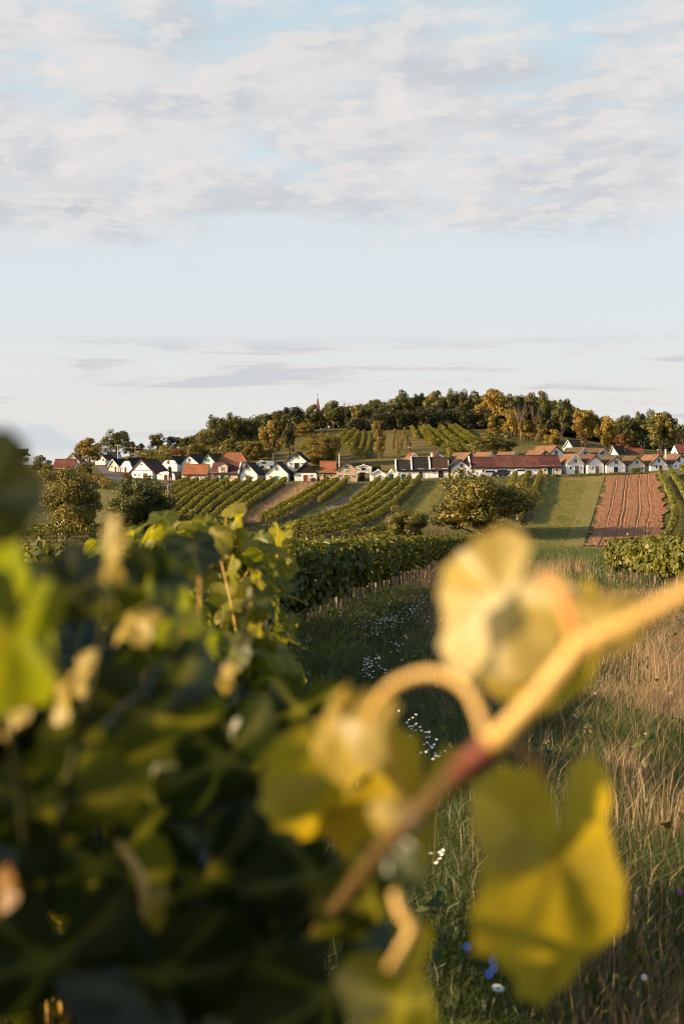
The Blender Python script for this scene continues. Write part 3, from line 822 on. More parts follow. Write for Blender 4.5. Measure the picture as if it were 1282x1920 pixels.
# --- left end of the village
longhouse('red roofed farm building at the far left edge of the village', 98, 138, 885, 878, 861, d=336, D=8, roof='r_red', name='farm_building')
gable('small red gabled farm house half hidden by the golden tree', 118, 150, 884, 866, 134, 850, d=352, L=10, roof='r_red', wall='cream')
gable('tiny white house by the road under the overhanging tree', 179, 198.5, 872, 860, 190, 852.5, d=346, th=-14, L=6, roof='r_brown', ops=[('w', 182, 861, 184, 865), ('w', 193, 860, 195.5, 864.5)])
longhouse('dark roofed barn behind the tiny white house', 197, 220, 866, 860, 847, d=352, D=8, roof='r_dark', name='barn')
gable('small pinkish gabled house beside the curving road', 204, 222.5, 886, 872, 211.8, 860.5, d=314, th=-20, L=8, wall='pink', roof='r_dark', ops=[('d', 215.7, 875, 219, 885.6), ('w', 209, 874, 211, 877)])
gable('small white house with a clipped gable beside the pinkish house', 224, 248.5, 886, 873, 240, 858.5, d=313, th=-20, L=8, roof='r_dark', hiphead=0.32, verge=None, ops=[('d', 234, 876, 238, 885), ('d', 224.8, 877, 226.8, 885.5), ('w', 229.5, 877, 231, 879.5)])
r_ = gable('broad white house with a pale pediment and dark brown roof', 245, 287, 899.7, 881.8, 265.5, 861.5, d=300, th=-20, L=7, roof='r_brown', over=0.55, band='r_light', verge='r_light',
      ops=[('w', 251.4, 889, 255, 892), ('w', 260, 889, 264, 892), ('db', 269, 887.5, 277, 899.6), ('w', 263.2, 869.5, 267, 872)])
vault('low white round-topped cellar front behind the utility pole', 294, 328, 901, 884, [('db', 308, 890.5, 314.5, 900)], d=299, th=-10)
gable('white house with clipped gable and orange roof tip', 302.5, 333, 881.5, 868, 320.5, 856, d=326, th=-16, L=9, roof='r_dark', hiphead=0.42, verge=None, ops=[('wb', 313, 863.5, 318, 870.5), ('w', 329, 868, 330, 870)])
gable('tall white house with dark eaves behind the orange roofed house', 339, 373, 883, 867.5, 354.5, 852, d=327, th=-14, L=9, roof='r_dark', verge='wood_dark', over=0.5, ops=[('w', 353, 859.7, 357.4, 865.7)])
longhouse('low white house under a wide orange tiled roof', 340.5, 388, 902.6, 887.5, 870.8, d=299, th=-4, D=7, roof='r_orange', ops=[('dr', 352.8, 892, 358, 902.6), ('w', 376, 895, 378.3, 897.2), ('w', 344, 894.5, 346.5, 897)])
gable('white house with green bargeboards and green shutter', 378, 404.5, 884, 866.5, 391, 851, d=327, th=-14, L=9, roof='r_brown', verge='green', over=0.4, ops=[('wg', 385.3, 860, 393, 866)])
longhouse('large house with a hipped orange roof', 407, 460, 884, 865, 848, d=329, th=0, D=11, roof='r_orange', hip=0.22, ops=[('dr', 448.3, 870.2, 454.3, 879.5)])
longhouse('pinkish house with a gabled dormer in its patched roof', 395, 446, 902.8, 885.5, 868, d=299, th=-3, D=7.5, wall='pink', roof='r_mottled', dormer=(409.5, 426.5, 867.8, 886.5, (414.5, 876, 419.5, 884)),
          ops=[('dt', 413, 891, 421.8, 902.6), ('w', 402, 890.5, 407, 894.5), ('w', 427.8, 890.8, 432.3, 895)], trim_r=True)
gable('white gabled house with twin vents beside the dormer house', 450, 482, 903.3, 886.5, 464.3, 868, d=299, th=-7, L=9, roof='r_dark', over=0.35, verge='wood_dark', ops=[('w', 462, 873.7, 467.2, 880.6), ('db', 461, 891.5, 468.2, 903), ('w', 454.2, 894, 455.8, 896.6), ('w', 473, 894, 474.8, 896.6)])
gable('low white garage with a brown roof and a van in front', 475, 510.5, 879, 870.8, 490, 862.3, d=330, th=0, L=8, roof='r_brown', ops=[('d', 485, 870.2, 492.7, 878.9), ('w', 479.5, 873, 481.5, 875)], name='garage')
gable('white gabled house with a green door', 498.5, 539.8, 903.3, 886, 519.2, 866.5, d=298, th=-5, L=9, roof='r_dark', verge='wood_dark', over=0.3, ops=[('w', 516.7, 875.6, 521, 882.3), ('dv', 515, 892.8, 522.4, 903), ('w', 505.2, 892.2, 507.4, 894.8)])
gable('white house standing higher on the grass slope', 538.4, 574.8, 879.3, 863.5, 557, 848, d=326, th=-4, L=9, roof='r_dark', over=0.3, verge='wood_dark', ops=[('w', 554, 852, 559.3, 858.3), ('d', 552, 868.2, 561, 879), ('w', 543.2, 868.2, 547.6, 871.2), ('w', 565.3, 868.2, 570, 871.2)])
gable('white house with a black boarded gable', 552, 593.8, 903.2, 886.8, 573, 867, d=298, th=0, L=9, roof='r_dark', verge='wood_dark', infill='wood_dark', over=0.3, ops=[('dr', 569, 890.7, 576.3, 903), ('w', 559.2, 890.7, 562.8, 892.7), ('w', 582, 890.7, 585.6, 892.7)])
longhouse('tan house with an orange roof next to the black gable', 599.5, 630, 902, 884, 865, d=298, th=0, D=6.5, wall='tan', roof='r_orange', ops=[('d', 606, 890.5, 611.6, 897.8), ('w', 619.3, 890.3, 624, 894)])
gable('tall tan gabled house with a green shutter high in the gable', 630.3, 669.6, 904, 879.5, 649.8, 864.5, d=297, th=0, L=9, wall='tan', roof='r_brown', verge='wood_brown', over=0.3,
      ops=[('wt', 646.2, 872.6, 652.8, 879.4), ('w', 634.4, 890.5, 639.6, 894), ('w', 659.4, 891, 663.8, 894.6), ('db', 645, 890.7, 653.8, 903.8), ('w', 648.6, 883.2, 650.2, 885)])
gable('flat white garage on the slope behind the tan house', 668, 696.5, 882, 875, 682, 871, d=320, th=0, L=6, roof='white2', verge='trim', over=0.05, ops=[('d', 677.2, 877, 684.8, 881.9), ('w', 672, 880, 674, 881.4), ('w', 688, 880, 690, 881.4)], name='garage')
gable('very small white gabled cellar house without eaves', 693, 724, 903, 889, 709, 880.3, d=297, th=0, L=4, roof='white2', verge='trim', over=0.03, ops=[('d', 710, 891, 713.4, 902.6), ('w', 700, 893.8, 702, 895.8), ('w', 716, 893.8, 718, 895.8)], name='cellar_house')
gable('tiny white cellar house with a teal door', 724.5, 744.3, 900.5, 890.5, 734.3, 880.3, d=297, th=0, L=4, roof='white2', verge='trim', over=0.03, ops=[('dt', 729.8, 889.2, 738, 900.3)], name='cellar_house')
longhouse('low dark roofed end of the long white row with teal door and hatch', 744, 773, 900, 880, 863, d=296, th=0, D=6.5, roof='r_dark', trim_l=True, ops=[('dt', 752, 889, 760.2, 899.9), ('wt', 753.4, 880.6, 758.8, 885.6), ('w', 746.4, 887, 749.4, 889), ('wr', 765.3, 887, 768.2, 889.2)])
longhouse('tall blackish roofed middle of the long white row', 773.4, 803.8, 898.8, 879.3, 857.6, d=296, th=0, D=7, roof='r_dark', trim_l=True, trim_r=True, ops=[('db', 785, 884.6, 792.6, 896.6), ('w', 778.2, 883.2, 780.6, 885.4), ('w', 796.8, 883.4, 799.2, 885.6)])
longhouse('brown-black roofed end of the long white row with wide door', 804.2, 840, 897, 879, 858, d=296, th=0, D=7, roof='r_brown', ops=[('d', 821.2, 883.2, 831, 895.6), ('w', 810.2, 882.4, 814.8, 886)])
gable('white gable peeping over the low dark roof of the long row', 763, 788, 870, 862.5, 777, 849, d=325, th=6, L=8, roof='r_light', verge='trim', over=0.05)
gable('small white gable with a square white chimney behind the long row', 813, 841, 872, 862, 823.5, 846.5, d=322, th=4, L=8, roof='r_brown', over=0.3, verge='wood_dark', ops=[('w', 821, 855, 825.4, 857.8)], chim=(810, 0.8, 849, 'white'))
gable('white house with dark eaves left of the maroon roofs', 846, 881.5, 896, 876.5, 864.5, 862, d=296, th=3, L=9, roof='r_dark', over=0.45, verge='wood_dark', ops=[('w', 862.2, 870.2, 868, 877.4), ('d', 860.2, 881.4, 868.6, 895.4), ('w', 851.5, 881, 853.9, 884.4), ('w', 875, 882, 877, 884.4)])
gable('brick gabled house with a light orange roof behind the white row', 867, 890, 880, 864, 882, 849, d=318, th=20, L=9, wall='brickwall', roof='r_light', verge='wood_brown', over=0.2)
longhouse('smooth maroon roofed section of the long row behind the big tree', 883, 931, 894.5, 874.3, 857, d=296, th=0, D=7, roof='r_maroon', trim_l=True, ops=[('d', 904, 881, 913, 893), ('w', 921, 883, 925, 887)])
longhouse('mottled maroon roof in the middle of the long row', 931.4, 972.3, 894, 874, 853.8, d=296, th=0, D=7, roof='r_mottled', ops=[('w', 949, 882, 957, 886.8), ('d', 934, 883.6, 942, 893)])
longhouse('mottled maroon roofed house at the end of the parked cars', 972.7, 1012, 893.4, 874, 854, d=296, th=0, D=7, roof='r_mottled', ops=[('d', 987, 881.8, 996, 893), ('w', 1002, 881.4, 1004.4, 883.4)])
longhouse('house with a plain maroon roof and teal door', 1013.5, 1052, 891.3, 873, 853.3, d=296, th=4, D=7, wall='cream', roof='r_maroon', ops=[('dt', 1026, 877, 1034.3, 891), ('w', 1019, 879.7, 1022.8, 883), ('w', 1041.2, 879.7, 1045, 883)])
gable('left one of two small orange roofs above the long row', 912, 930, 870, 857, 921, 848, d=324, th=20, L=8, roof='r_light', over=0.2)
gable('right one of two small orange roofs above the long row', 955, 972, 868, 856, 964, 847.5, d=324, th=20, L=8, roof='r_light', over=0.2)
gable('small white gable with a brown shutter behind the plain maroon roof', 1012, 1031.5, 868, 853, 1021, 844.3, d=322, th=18, L=8, roof='r_light', over=0.3, verge='wood_brown', ops=[('wb', 1018, 848.5, 1023, 853)])
gable('white gabled house with a long orange roof and black window', 1029, 1058.5, 872, 850, 1042, 836, d=326, th=18, L=10, roof='r_light', over=0.35, verge='wood_dark', ops=[('w', 1039, 845, 1044.6, 852)])
gable('white house with a dark olive roof highest on the right slope', 1055, 1073, 856, 839, 1064, 824.6, d=349, th=-24, L=11, roof='r_olive', over=0.1, ops=[])
gable('cream house with a teal window and aerial pole behind the pediment house', 1082.5, 1107.6, 872, 852, 1095, 839, d=325, th=18, L=9, wall='cream', roof='r_olive', over=0.2, ops=[('wt', 1093, 847.3, 1099.3, 854.3)], chim=(1088, 0.6, 852, 'white', 0.35))
gable('cream house with a wide brown shutter in its gable', 1118, 1142, 872, 851.3, 1130, 841, d=327, th=18, L=9, wall='cream', roof='r_olive', over=0.3, ops=[('wb', 1124, 846.4, 1132, 852.2)])
gable('bright white narrow gable behind the lichen roofed houses', 1140.5, 1161, 872, 856.5, 1147.5, 836, d=342, th=-24, L=9, roof='r_brown', over=0.05)
gable('white house with a pediment line and grey-brown door', 1061.3, 1093.7, 890, 868.8, 1078, 851.5, d=297, th=8, L=8, roof='r_light', band=True, over=0.12, ops=[('wb', 1075.2, 861.2, 1080.5, 867.3), ('w', 1067, 874.8, 1070.8, 878.8), ('dg', 1077, 874, 1084.4, 889.8), ('w', 1088.4, 875, 1089.8, 879)])
gable('white house with paired slit windows and a grey door', 1100, 1131.2, 888.7, 868.5, 1116, 852.7, d=297, th=8, L=8, roof='r_redbrown', over=0.22, verge='wood_brown', ops=[('w', 1103.5, 875.4, 1105.6, 879.7), ('w', 1108.8, 875.4, 1111, 879.7), ('dg', 1115.3, 874.4, 1122.8, 888.4), ('w', 1115, 857.3, 1116.8, 859)])
gable('white house with a lichen covered roof and dark navy door', 1136, 1172, 886.7, 870.5, 1156, 855, d=297, th=8, L=8, roof='r_olive', over=0.15, verge='wood_brown', ops=[('wb', 1151.8, 863.2, 1157, 869.7), ('dn', 1150, 875.5, 1157.8, 886.6), ('w', 1164.2, 875.5, 1166.2, 877.7), ('w', 1145.6, 879, 1147, 881.5)])
gable('cream house half hidden by the round bush', 1176.6, 1209, 885.2, 870.8, 1194.6, 855.6, d=298, th=8, L=8, wall='cream', roof='r_olive', over=0.18, verge='wood_brown', ops=[('wb', 1191.4, 863.8, 1195.5, 869.4), ('w', 1203, 875, 1206, 879)])
gable('white house with a tall brick chimney and orange-olive roof', 1218, 1251.3, 884.6, 870.5, 1235.5, 852.7, d=298, th=8, L=9, roof='r_light', over=0.2, verge='wood_dark', ops=[('w', 1232.3, 860.6, 1236, 867), ('w', 1225, 872.2, 1226.8, 874.8), ('w', 1228.2, 872.2, 1231, 877.8), ('db', 1234.8, 872.3, 1241, 884), ('w', 1245.2, 872.6, 1247, 875)], chim=(1238.8, 1.5, 843, 'brickwall', 0.32))
gable('white house with a brick plinth at the right edge of the village', 1260, 1291, 880.5, 867.5, 1275.5, 852.7, d=299, th=8, L=9, roof='r_light', over=0.2, verge='wood_dark', ops=[('w', 1269.8, 858.2, 1274.2, 866), ('d', 1272.2, 871.2, 1278, 880.3), ('w', 1264.4, 872, 1266.4, 875.4), ('w', 1277.6, 867, 1279, 868.8)], chim=(1259.6, 4.0, 842, 'white', 0.25))
longhouse('long maroon roof behind the rust leaved tree', 1178, 1210, 862, 856, 840, d=346, D=8, roof='r_red', name='barn')
longhouse('red roofed building at the right edge under the big lit tree', 1270, 1302, 856, 848, 833, d=356, D=8, roof='r_red', name='barn')

# brick divider post standing on the long row
def pole(label, px, py_t, py_b, d, r=0.10, mat='pole', cross=(), name='utility_pole', cat='pole', lean=0.0):
    b = P(px, py_b, d); t_ = P(px + lean, py_t, d)
    root = empty(name, b); tag(root, label, cat)
    MB().tube([(0, 0, -1.0), (0, 0, 0), t_ - b], [r * 1.1, r * 1.1, r * 0.8], 8).build('shaft', M[mat], root)
    for z, w in cross:
        h = (t_ - b).z * z
        MB().box(-w / 2, w / 2, -0.16, -0.06, h - 0.05, h + 0.05).build('crossarm', M[mat], root)
        for s in (-0.8, 0.0, 0.8) if w > 0.8 else (-0.6, 0.6):
            x = s * w / 2
            MB().tube([(x, -0.11, h + 0.05), (x, -0.11, h + 0.12), (x, -0.11, h + 0.16), (x, -0.11, h + 0.26)], [0.02, 0.07, 0.05, 0.03], 6).build('insulator', M['porcelain'], root)
    return root
pole('slim pale pole behind the small pinkish house', 221.5, 834, 868, 331, 0.11, 'porcelain', cross=((0.96, 1.3),))
pole('thin pole on the slope above the tall white house with dark eaves', 352.5, 837, 872, 345, 0.08, 'pole', cross=((0.95, 0.9),))
pole('pale pole rising behind the tan house with an orange roof', 636, 850.5, 881, 316, 0.13, 'porcelain')
pole('rust coloured pole rising over the low dark roof of the long row', 768, 837, 872, 314, 0.10, 'wood_red', cross=((0.9, 0.9),))
pole('rust coloured pole by the square white chimney', 815, 835.5, 868, 312, 0.09, 'wood_red', cross=((0.9, 1.0),))
pole('pole with crossarm in front of the dark leafy bush', 886.5, 835, 872, 322, 0.09, 'pole', cross=((0.93, 0.9),))
pole('aerial pole beside the cream house with a teal window', 1089.5, 827, 862, 328, 0.05, 'pole', cross=((0.95, 0.5),))
# A-shaped pole
a_b = P(254.3, 884, 318)
ar = empty('utility_pole', a_b); tag(ar, 'two legged leaning pole behind the broad white pediment house', 'pole')
sA = 318 / F0
for xb, xt in ((-2.6, -0.4), (2.6, 0.2)):
    MB().tube([(xb * sA, 0, -1), (xt * sA, 0.1, 45 * sA)], [0.12, 0.10], 8).build('leg', M['pole'], ar)
MB().box(-1.0, 1.0, -0.08, 0.02, 43 * sA, 44 * sA).build('crossarm', M['pole'], ar)
MB().box(-1.6 * sA, 1.4 * sA, -0.05, 0.05, 22 * sA, 22.8 * sA).build('brace', M['pole'], ar)
for x in (-0.9, 0, 0.9):
    MB().tube([(x, -0.03, 44 * sA), (x, -0.03, 44 * sA + .1), (x, -0.03, 44 * sA + .3)], [0.03, 0.09, 0.03], 6).build('insulator', M['porcelain'], ar)

def wire(label, a, b, sag, group='overhead wires above the village'):
    A, B = P(*a), P(*b)
    pts = []
    for k in range(25):
        t_ = k / 24
        p = A.lerp(B, t_); p.z -= sag * 4 * t_ * (1 - t_); pts.append(p)
    return tag(MB().tube(pts, 0.022, 4).build('power_line', M['wire']), label, 'wire', group)
wire('upper wire from the slim pale pole to the two legged pole', (221.5, 835.2, 331), (254, 839.4, 318), 0.25)
wire('wire from the two legged pole to the thin pole on the slope', (254, 839.6, 318), (352.5, 838.6, 345), 0.5)
wire('lower wire from the two legged pole toward the thin pole', (254, 843, 318), (352.5, 843.5, 345), 0.7)
wire('wire between the two rust coloured poles over the long row', (768, 838.8, 314), (815, 837.6, 312), 0.3)
wire('wire from the rust coloured pole to the crossarm pole by the dark bush', (815, 837.6, 312), (886.5, 836.2, 322), 0.4)

# transformer pole in the vineyard
g_ = G(319.5, 989)
uD = g_.y
ub = P(319.5, 989, uD)
ur = empty('transformer_pole', ub); tag(ur, 'tall twin legged wooden transformer pole at the edge of the hillside vines', 'pole')
uS = uD / F0
def U(px, py): return (px - 319.5) * uS, (989 - py) * uS
for (xb, xt, yt) in ((313.5, 318.4, 880), (325.5, 321.0, 886)):
    x0_, _ = U(xb, 989); x1_, z1_ = U(xt, yt)
    MB().tube([(x0_, 0, -0.8), (x0_, 0, 0), (x1_, 0.05, z1_)], [0.17, 0.16, 0.12], 9).build('leg', M['pole'], ur)
x0_, z0_ = U(318.6, 880)
MB().tube([(x0_, -0.3, z0_ - 0.35), (x0_, -0.3, z0_ - 0.2), (x0_, -0.3, z0_ + 0.25), (x0_, -0.3, z0_ + 0.42)], [0.18, 0.27, 0.27, 0.10], 10).build('transformer_cap', M['metal'], ur)
MB().box(U(317.6, 0)[0], U(322.2, 0)[0], -0.42, -0.12, U(0, 895)[1], U(0, 882.5)[1]).build('transformer', M['metal'], ur)
MB().box(U(310, 0)[0], U(323.5, 0)[0], -0.22, -0.10, U(0, 880.4)[1], U(0, 879)[1]).build('crossarm', M['metal'], ur)
ca_ = MB().tube([(U(297, 0)[0], -0.2, U(0, 905)[1]), (U(310, 0)[0], -0.2, U(0, 901.4)[1]), (U(329.5, 0)[0], -0.2, U(0, 901.6)[1])], 0.075, 6).build('crossarm', M['pole'], ur)
MB().box(U(306, 0)[0], U(323, 0)[0], -0.26, -0.14, U(0, 916.6)[1], U(0, 915.2)[1]).build('crossarm', M['pole'], ur)
for px_ in (306.3, 310.6, 315):
    x_ = U(px_, 0)[0]; z_ = U(0, 915)[1]
    MB().tube([(x_, -0.2, z_ + 0.45), (x_, -0.2, z_), (x_ + 0.12, -0.2, z_ - 0.6)], [0.035, 0.07, 0.05], 6).build('insulator', M['porcelain'], ur)
for px_ in (299, 304, 326, 329):
    x_ = U(px_, 0)[0]; z_ = U(0, 902)[1]
    MB().tube([(x_, -0.2, z_ + 0.06), (x_, -0.2, z_ + 0.16), (x_, -0.2, z_ + 0.32)], [0.03, 0.075, 0.03], 6).build('insulator', M['porcelain'], ur)
MB().box(U(316.0, 0)[0], U(323.4, 0)[0], -0.06, 0.06, U(0, 930)[1], U(0, 929)[1]).build('brace', M['pole'], ur)
MB().box(U(314.5, 0)[0], U(325.3, 0)[0], -0.06, 0.06, U(0, 959)[1], U(0, 957.8)[1]).build('brace', M['pole'], ur)

# church spire beyond the ridge
cD = 478.0; cS = cD / F0
cb = P(595.5, 800, cD)
cr = empty('church_tower', cb); tag(cr, 'slender brick church tower with a pointed spire among the ridge trees', 'tower')
zsb = (800 - 764) * cS; zt_ = (800 - 742) * cS; hw = 3.5 * cS
MB().box(-hw, hw, -hw, hw, -3, zsb - 0.4).build('shaft', M['brickwall'], cr)
MB().box(-hw - 0.15, hw + 0.15, -hw - 0.15, hw + 0.15, zsb - 0.4, zsb).build('cornice', M['brickwall'], cr)
for x_ in (-0.25, 0.25):
    MB().box(x_ - 0.12, x_ + 0.12, -hw - 0.03, -hw + 0.05, zsb - 1.7, zsb - 0.8).build('belfry_opening', M['pane'], cr)
sp_ = MB()
ring = [(hw * 1.12 * math.cos(a), hw * 1.12 * math.sin(a), zsb) for a in [math.pi / 8 + k * math.pi / 4 for k in range(8)]]
sp_.add(ring + [(0, 0, zt_)], [(k, (k + 1) % 8, 8) for k in range(8)] + [tuple(range(7, -1, -1))])
sp_.build('spire', M['spire'], cr)
zc_ = zt_ - 0.1
MB().box(-0.05, 0.05, -0.05, 0.05, zc_, zc_ + 0.85).box(-0.22, 0.22, -0.04, 0.04, zc_ + 0.45, zc_ + 0.55).build('cross', M['metal'], cr)

# ------------------------------------------------------------------ vehicles
def vehicle(label, pxc, py, d, length, height, paint, rz=0.0, profile='suv', name='parked_car', cat='car'):
    root = empty(name, P(pxc, py, d), rz); tag(root, label, cat)
    Lh = length / 2; h = height; w = 0.88
    if profile == 'suv':
        prof = [(-1, .28), (-.98, .56), (-.90, .62), (-.48, .66), (-.26, .97), (.05, 1.0), (.72, .98), (.93, .64), (1.0, .56), (1.0, .28)]
        glass = [(-.44, .67), (-.245, .93), (.70, .93), (.87, .67)]
    else:
        prof = [(-1, .25), (-.99, .5), (-.8, .62), (-.62, .95), (-.5, 1.0), (.95, 1.0), (1.0, .92), (1.0, .25)]
        glass = [(-.74, .64), (-.60, .9), (-.1, .9), (-.1, .64)]
    secs = []
    for y, kx, kz in ((-w, .97, .0), (-w * .97, 1, 0), (w * .97, 1, 0), (w, .97, 0)):
        secs.append([(x * Lh * kx, y * (0.86 if z > .8 else 1.0), z * h) for x, z in prof])
    v = [p for s in secs for p in s]; n = len(prof)
    f = [tuple(range(n))[::-1] if False else tuple(range(n)), tuple(range(4 * n - 1, 3 * n - 1, -1))]
    for k in range(3): f += [(k * n + i, (k + 1) * n + i, (k + 1) * n + (i + 1) % n, k * n + (i + 1) % n) for i in range(n)]
    me = mesh_data('body', v, f, [M[paint]])
    bm_fix(me)
    link(bpy.data.objects.new('body', me), root)
    for s in (-1, 1):
        gm = MB()
        y0, y1 = s * w * 0.985, s * w * 1.01
        gv = [(x * Lh, y * (0.88 if z > .8 else 1.0), z * h) for y in (y0, y1) for x, z in glass]
        m = len(glass)
        gm.add(gv, [tuple(range(m)), tuple(range(2 * m - 1, m - 1, -1))] + [(i, i + m, (i + 1) % m + m, (i + 1) % m) for i in range(m)])
        gm.build('side_window', M['pane'], root)
        for x in (-.62, .60):
            wr = 0.21 * h
            ty = MB(); 
            ty.tube([(x * Lh, s * (w - .2), wr), (x * Lh, s * (w + .02), wr)], wr, 16)
            t_ = ty.build('wheel', M['tyre'], root)
            MB().tube([(x * Lh, s * (w + .015), wr), (x * Lh, s * (w + .035), wr)], wr * .6, 12).build('rim', M['metal'], t_)
        MB().box(-Lh - .02, -Lh + .06, s * w * .6 - .14, s * w * .6 + .14, .46 * h, .55 * h).build('headlight', M['lamp_glass'], root)
        MB().box(Lh - .06, Lh + .015, s * w * .7 - .1, s * w * .7 + .1, .48 * h, .6 * h).build('tail_light', M['wood_red'], root)
    return root

def bm_fix(me):
    import bmesh
    b = bmesh.new(); b.from_mesh(me); bmesh.ops.recalc_face_normals(b, faces=b.faces); b.to_mesh(me); b.free()

vehicle('white car parked beside the lane before the mottled maroon roof', 971.5, 893.6, 293.4, 3.5, 1.62, 'car_white')
vehicle('black car parked left of the white car', 938, 894.4, 293.6, 3.6, 1.55, 'car_dark')
vehicle('silver car parked half behind the crown of the big tree', 914, 895, 293.8, 3.6, 1.5, 'car_silver')
vehicle('pale blue van parked in front of the low white garage', 500.5, 878.4, 325, 3.4, 1.7, 'car_blue', profile='van', name='parked_van', cat='van')

# ------------------------------------------------------------------ leaves, crowns, trees
def unit(v): return v / np.maximum(np.linalg.norm(v, axis=-1, keepdims=True), 1e-9)

def leaf_quads(C, Nrm, size, rng, wide=0.36, fold=0.10, down=0.0):
    """one folded diamond per leaf"""
    n = len(C)
    t = rng.normal(size=(n, 3)); t[:, 2] -= down
    t = unit(t - Nrm * np.sum(t * Nrm, -1, keepdims=True))
    b = np.cross(Nrm, t)
    s = np.asarray(size).reshape(-1, 1) * np.ones((n, 1))
    v = np.stack([C - t * s * .5, C + b * s * wide - t * s * .05 + Nrm * s * fold, C + t * s * .5 - Nrm * s * fold, C - b * s * wide - t * s * .05 + Nrm * s * fold], 1).reshape(-1, 3)
    i = np.arange(n) * 4
    f = np.concatenate([np.stack([i, i + 1, i + 2], -1), np.stack([i, i + 2, i + 3], -1)], 0)
    return v, f

def crown_data(name, seed, style, nclump=70, nleaf=110, leaf=0.036):
    rng = np.random.default_rng(seed)
    cs = []
    lim = []
    k = 0
    while len(cs) < nclump and k < 5000:
        k += 1
        u = unit(rng.normal(size=3)); r = rng.random() ** 0.45
        if style == 'round':   c = np.array([0, 0, .60]) + u * r * np.array([.42, .42, .33])
        elif style == 'wide':  c = np.array([0, 0, .50]) + u * r * np.array([.44, .44, .42]); c[2] = max(c[2], .11)
        elif style == 'tall':
            c = np.array([0, 0, .58]) + u * r * np.array([.36, .36, .38])
            lean = .10 * math.sin(c[2] * 9 + seed); c[0] += lean
        elif style == 'bush':  c = np.array([0, 0, .42]) + u * r * np.array([.44, .44, .46]); c[2] = max(c[2], .08)
        elif style == 'column':
            z = rng.random(); c = np.array([u[0] * r * .40 * (0.55 + .5 * math.sin(z * 2.6 + .4)), u[1] * r * .4, .12 + z * .82])
        elif style == 'umbrella':
            c = np.array([0, 0, .74]) + u * r * np.array([.46, .46, .19]); c[2] -= 0.25 * (c[0] ** 2 + c[1] ** 2)
        elif style == 'open':
            c = np.array([0, 0, .64]) + u * r * np.array([.42, .42, .34])
            if fnoise(c[0] * 5 + seed, c[2] * 5, 2) < .44: continue
        if style in ('round', 'wide', 'tall') and fnoise(c[0] * 4.2 + seed * 3.1, c[2] * 4.2 + c[1] * 2, 2) < .42: continue
        cs.append(c)
    cs = np.array(cs)
    rad = .045 + .10 * rng.random(len(cs)) ** 1.3
    out_ = rng.random(len(cs)) < .16
    cs[out_] = np.array([0, 0, .5]) + (cs[out_] - np.array([0, 0, .5])) * np.array([1.12, 1.12, 1.10]); rad[out_] *= .7
    if style == 'column': rad *= .85
    if style == 'umbrella': rad *= .8
    V, Fc, A = [], [], []
    base = 0
    for c, r in zip(cs, rad):
        n = int(nleaf * (r / .09) ** 1.6)
        u = unit(rng.normal(size=(n, 3)))
        rr = r * (0.55 + 0.55 * rng.random((n, 1)) ** .6)
        C = c + u * rr * np.array([1.15, 1.15, .85])
        nrm = unit(u + rng.normal(size=(n, 3)) * .42 + np.array([0, 0, .15]))
        s = leaf * rng.uniform(.7, 1.35, n)
        v, f = leaf_quads(C, nrm, s, rng)
        tone = np.clip(rng.normal(.5 + (rng.random() - .5) * .35, .22, n), 0, 1)
        V.append(v); Fc.append(f + base); A.append(np.concatenate([tone, tone])); base += len(v)
    return mesh_data(name, np.concatenate(V), np.concatenate(Fc), [M['leaf_oak']], fattr=np.concatenate(A)), cs

def trunk_data(name, seed, cs, style, r0=0.035):
    rng = random.Random(seed)
    mb = MB()
    top = {'round': .55, 'wide': .45, 'tall': .62, 'bush': .35, 'column': .85, 'umbrella': .62, 'open': .6}[style]
    pts = [Vector((0, 0, -.06))]
    for k in range(1, 7):
        pts.append(Vector((rng.uniform(-.015, .015) * k * .6, rng.uniform(-.015, .015) * k * .6, top * k / 6)))
    mb.tube(pts, [r0 * (1.25 - .95 * k / 6) for k in range(7)], 8)
    pick = rng.sample(range(len(cs)), min(13, len(cs)))
    for i in pick:
        c = Vector(cs[i]); k = min(5, max(1, int((c.z - .22) / top * 6)))
        a = pts[k]
        m_ = a.lerp(c, .5) + Vector((rng.uniform(-.03, .03), rng.uniform(-.03, .03), .02))
        mb.tube([a, m_, c], [r0 * .45, r0 * .28, r0 * .10], 5)
    return mesh_data(name, mb.v, mb.f, [M['bark']])

KINDS = {}
def kind_of(style, k):
    key = (style, k)
    if key not in KINDS:
        big = style in ('wide',)
        nc, nl, lf = (120, 205, .027) if big else (58, 120, .040)
        if style == 'umbrella': nc, nl = 60, 90
        if style == 'column': nc, nl, lf = 60, 90, .036
        if style == 'open': nc, nl = 55, 95
        cd, cs = crown_data('crown', 100 + 13 * k + 7 * len(style) + ord(style[0]), style, nc, nl, lf)
        td = trunk_data('trunk', 300 + k, cs, style)
        KINDS[key] = (cd, td)
    return KINDS[key]

def tree(label, px, top, base, width, d, style='round', k=0, leaf='leaf_oak', rot=None, name='tree', cat='tree', group=None, bark='bark', deep=1.0):
    """px centre column, top and base rows and crown width in photo pixels at depth d"""
    b = P(px, base, d)
    gz = float(H(b.x, b.y))
    ztop = CAMZ + (HOR - top) / F0 * d
    z0 = min(gz, CAMZ + (HOR - base) / F0 * d)
    h = ztop - z0; w = width * d / F0
    cd, td = kind_of(style, k)
    r = empty(name, (b.x, b.y, z0), R.uniform(0, 6.28) if rot is None else rot)
    wx = max(w, .25 * h)
    r.scale = (w * 1.0, w * 1.0 * deep, h)
    tag(r, label, cat, group)
    c = link(bpy.data.objects.new('crown', cd), r)
    c.material_slots[0].link = 'OBJECT'; c.material_slots[0].material = M[leaf]
    t_ = link(bpy.data.objects.new('trunk', td), r)
    t_.material_slots[0].link = 'OBJECT'; t_.material_slots[0].material = M[bark]
    return r

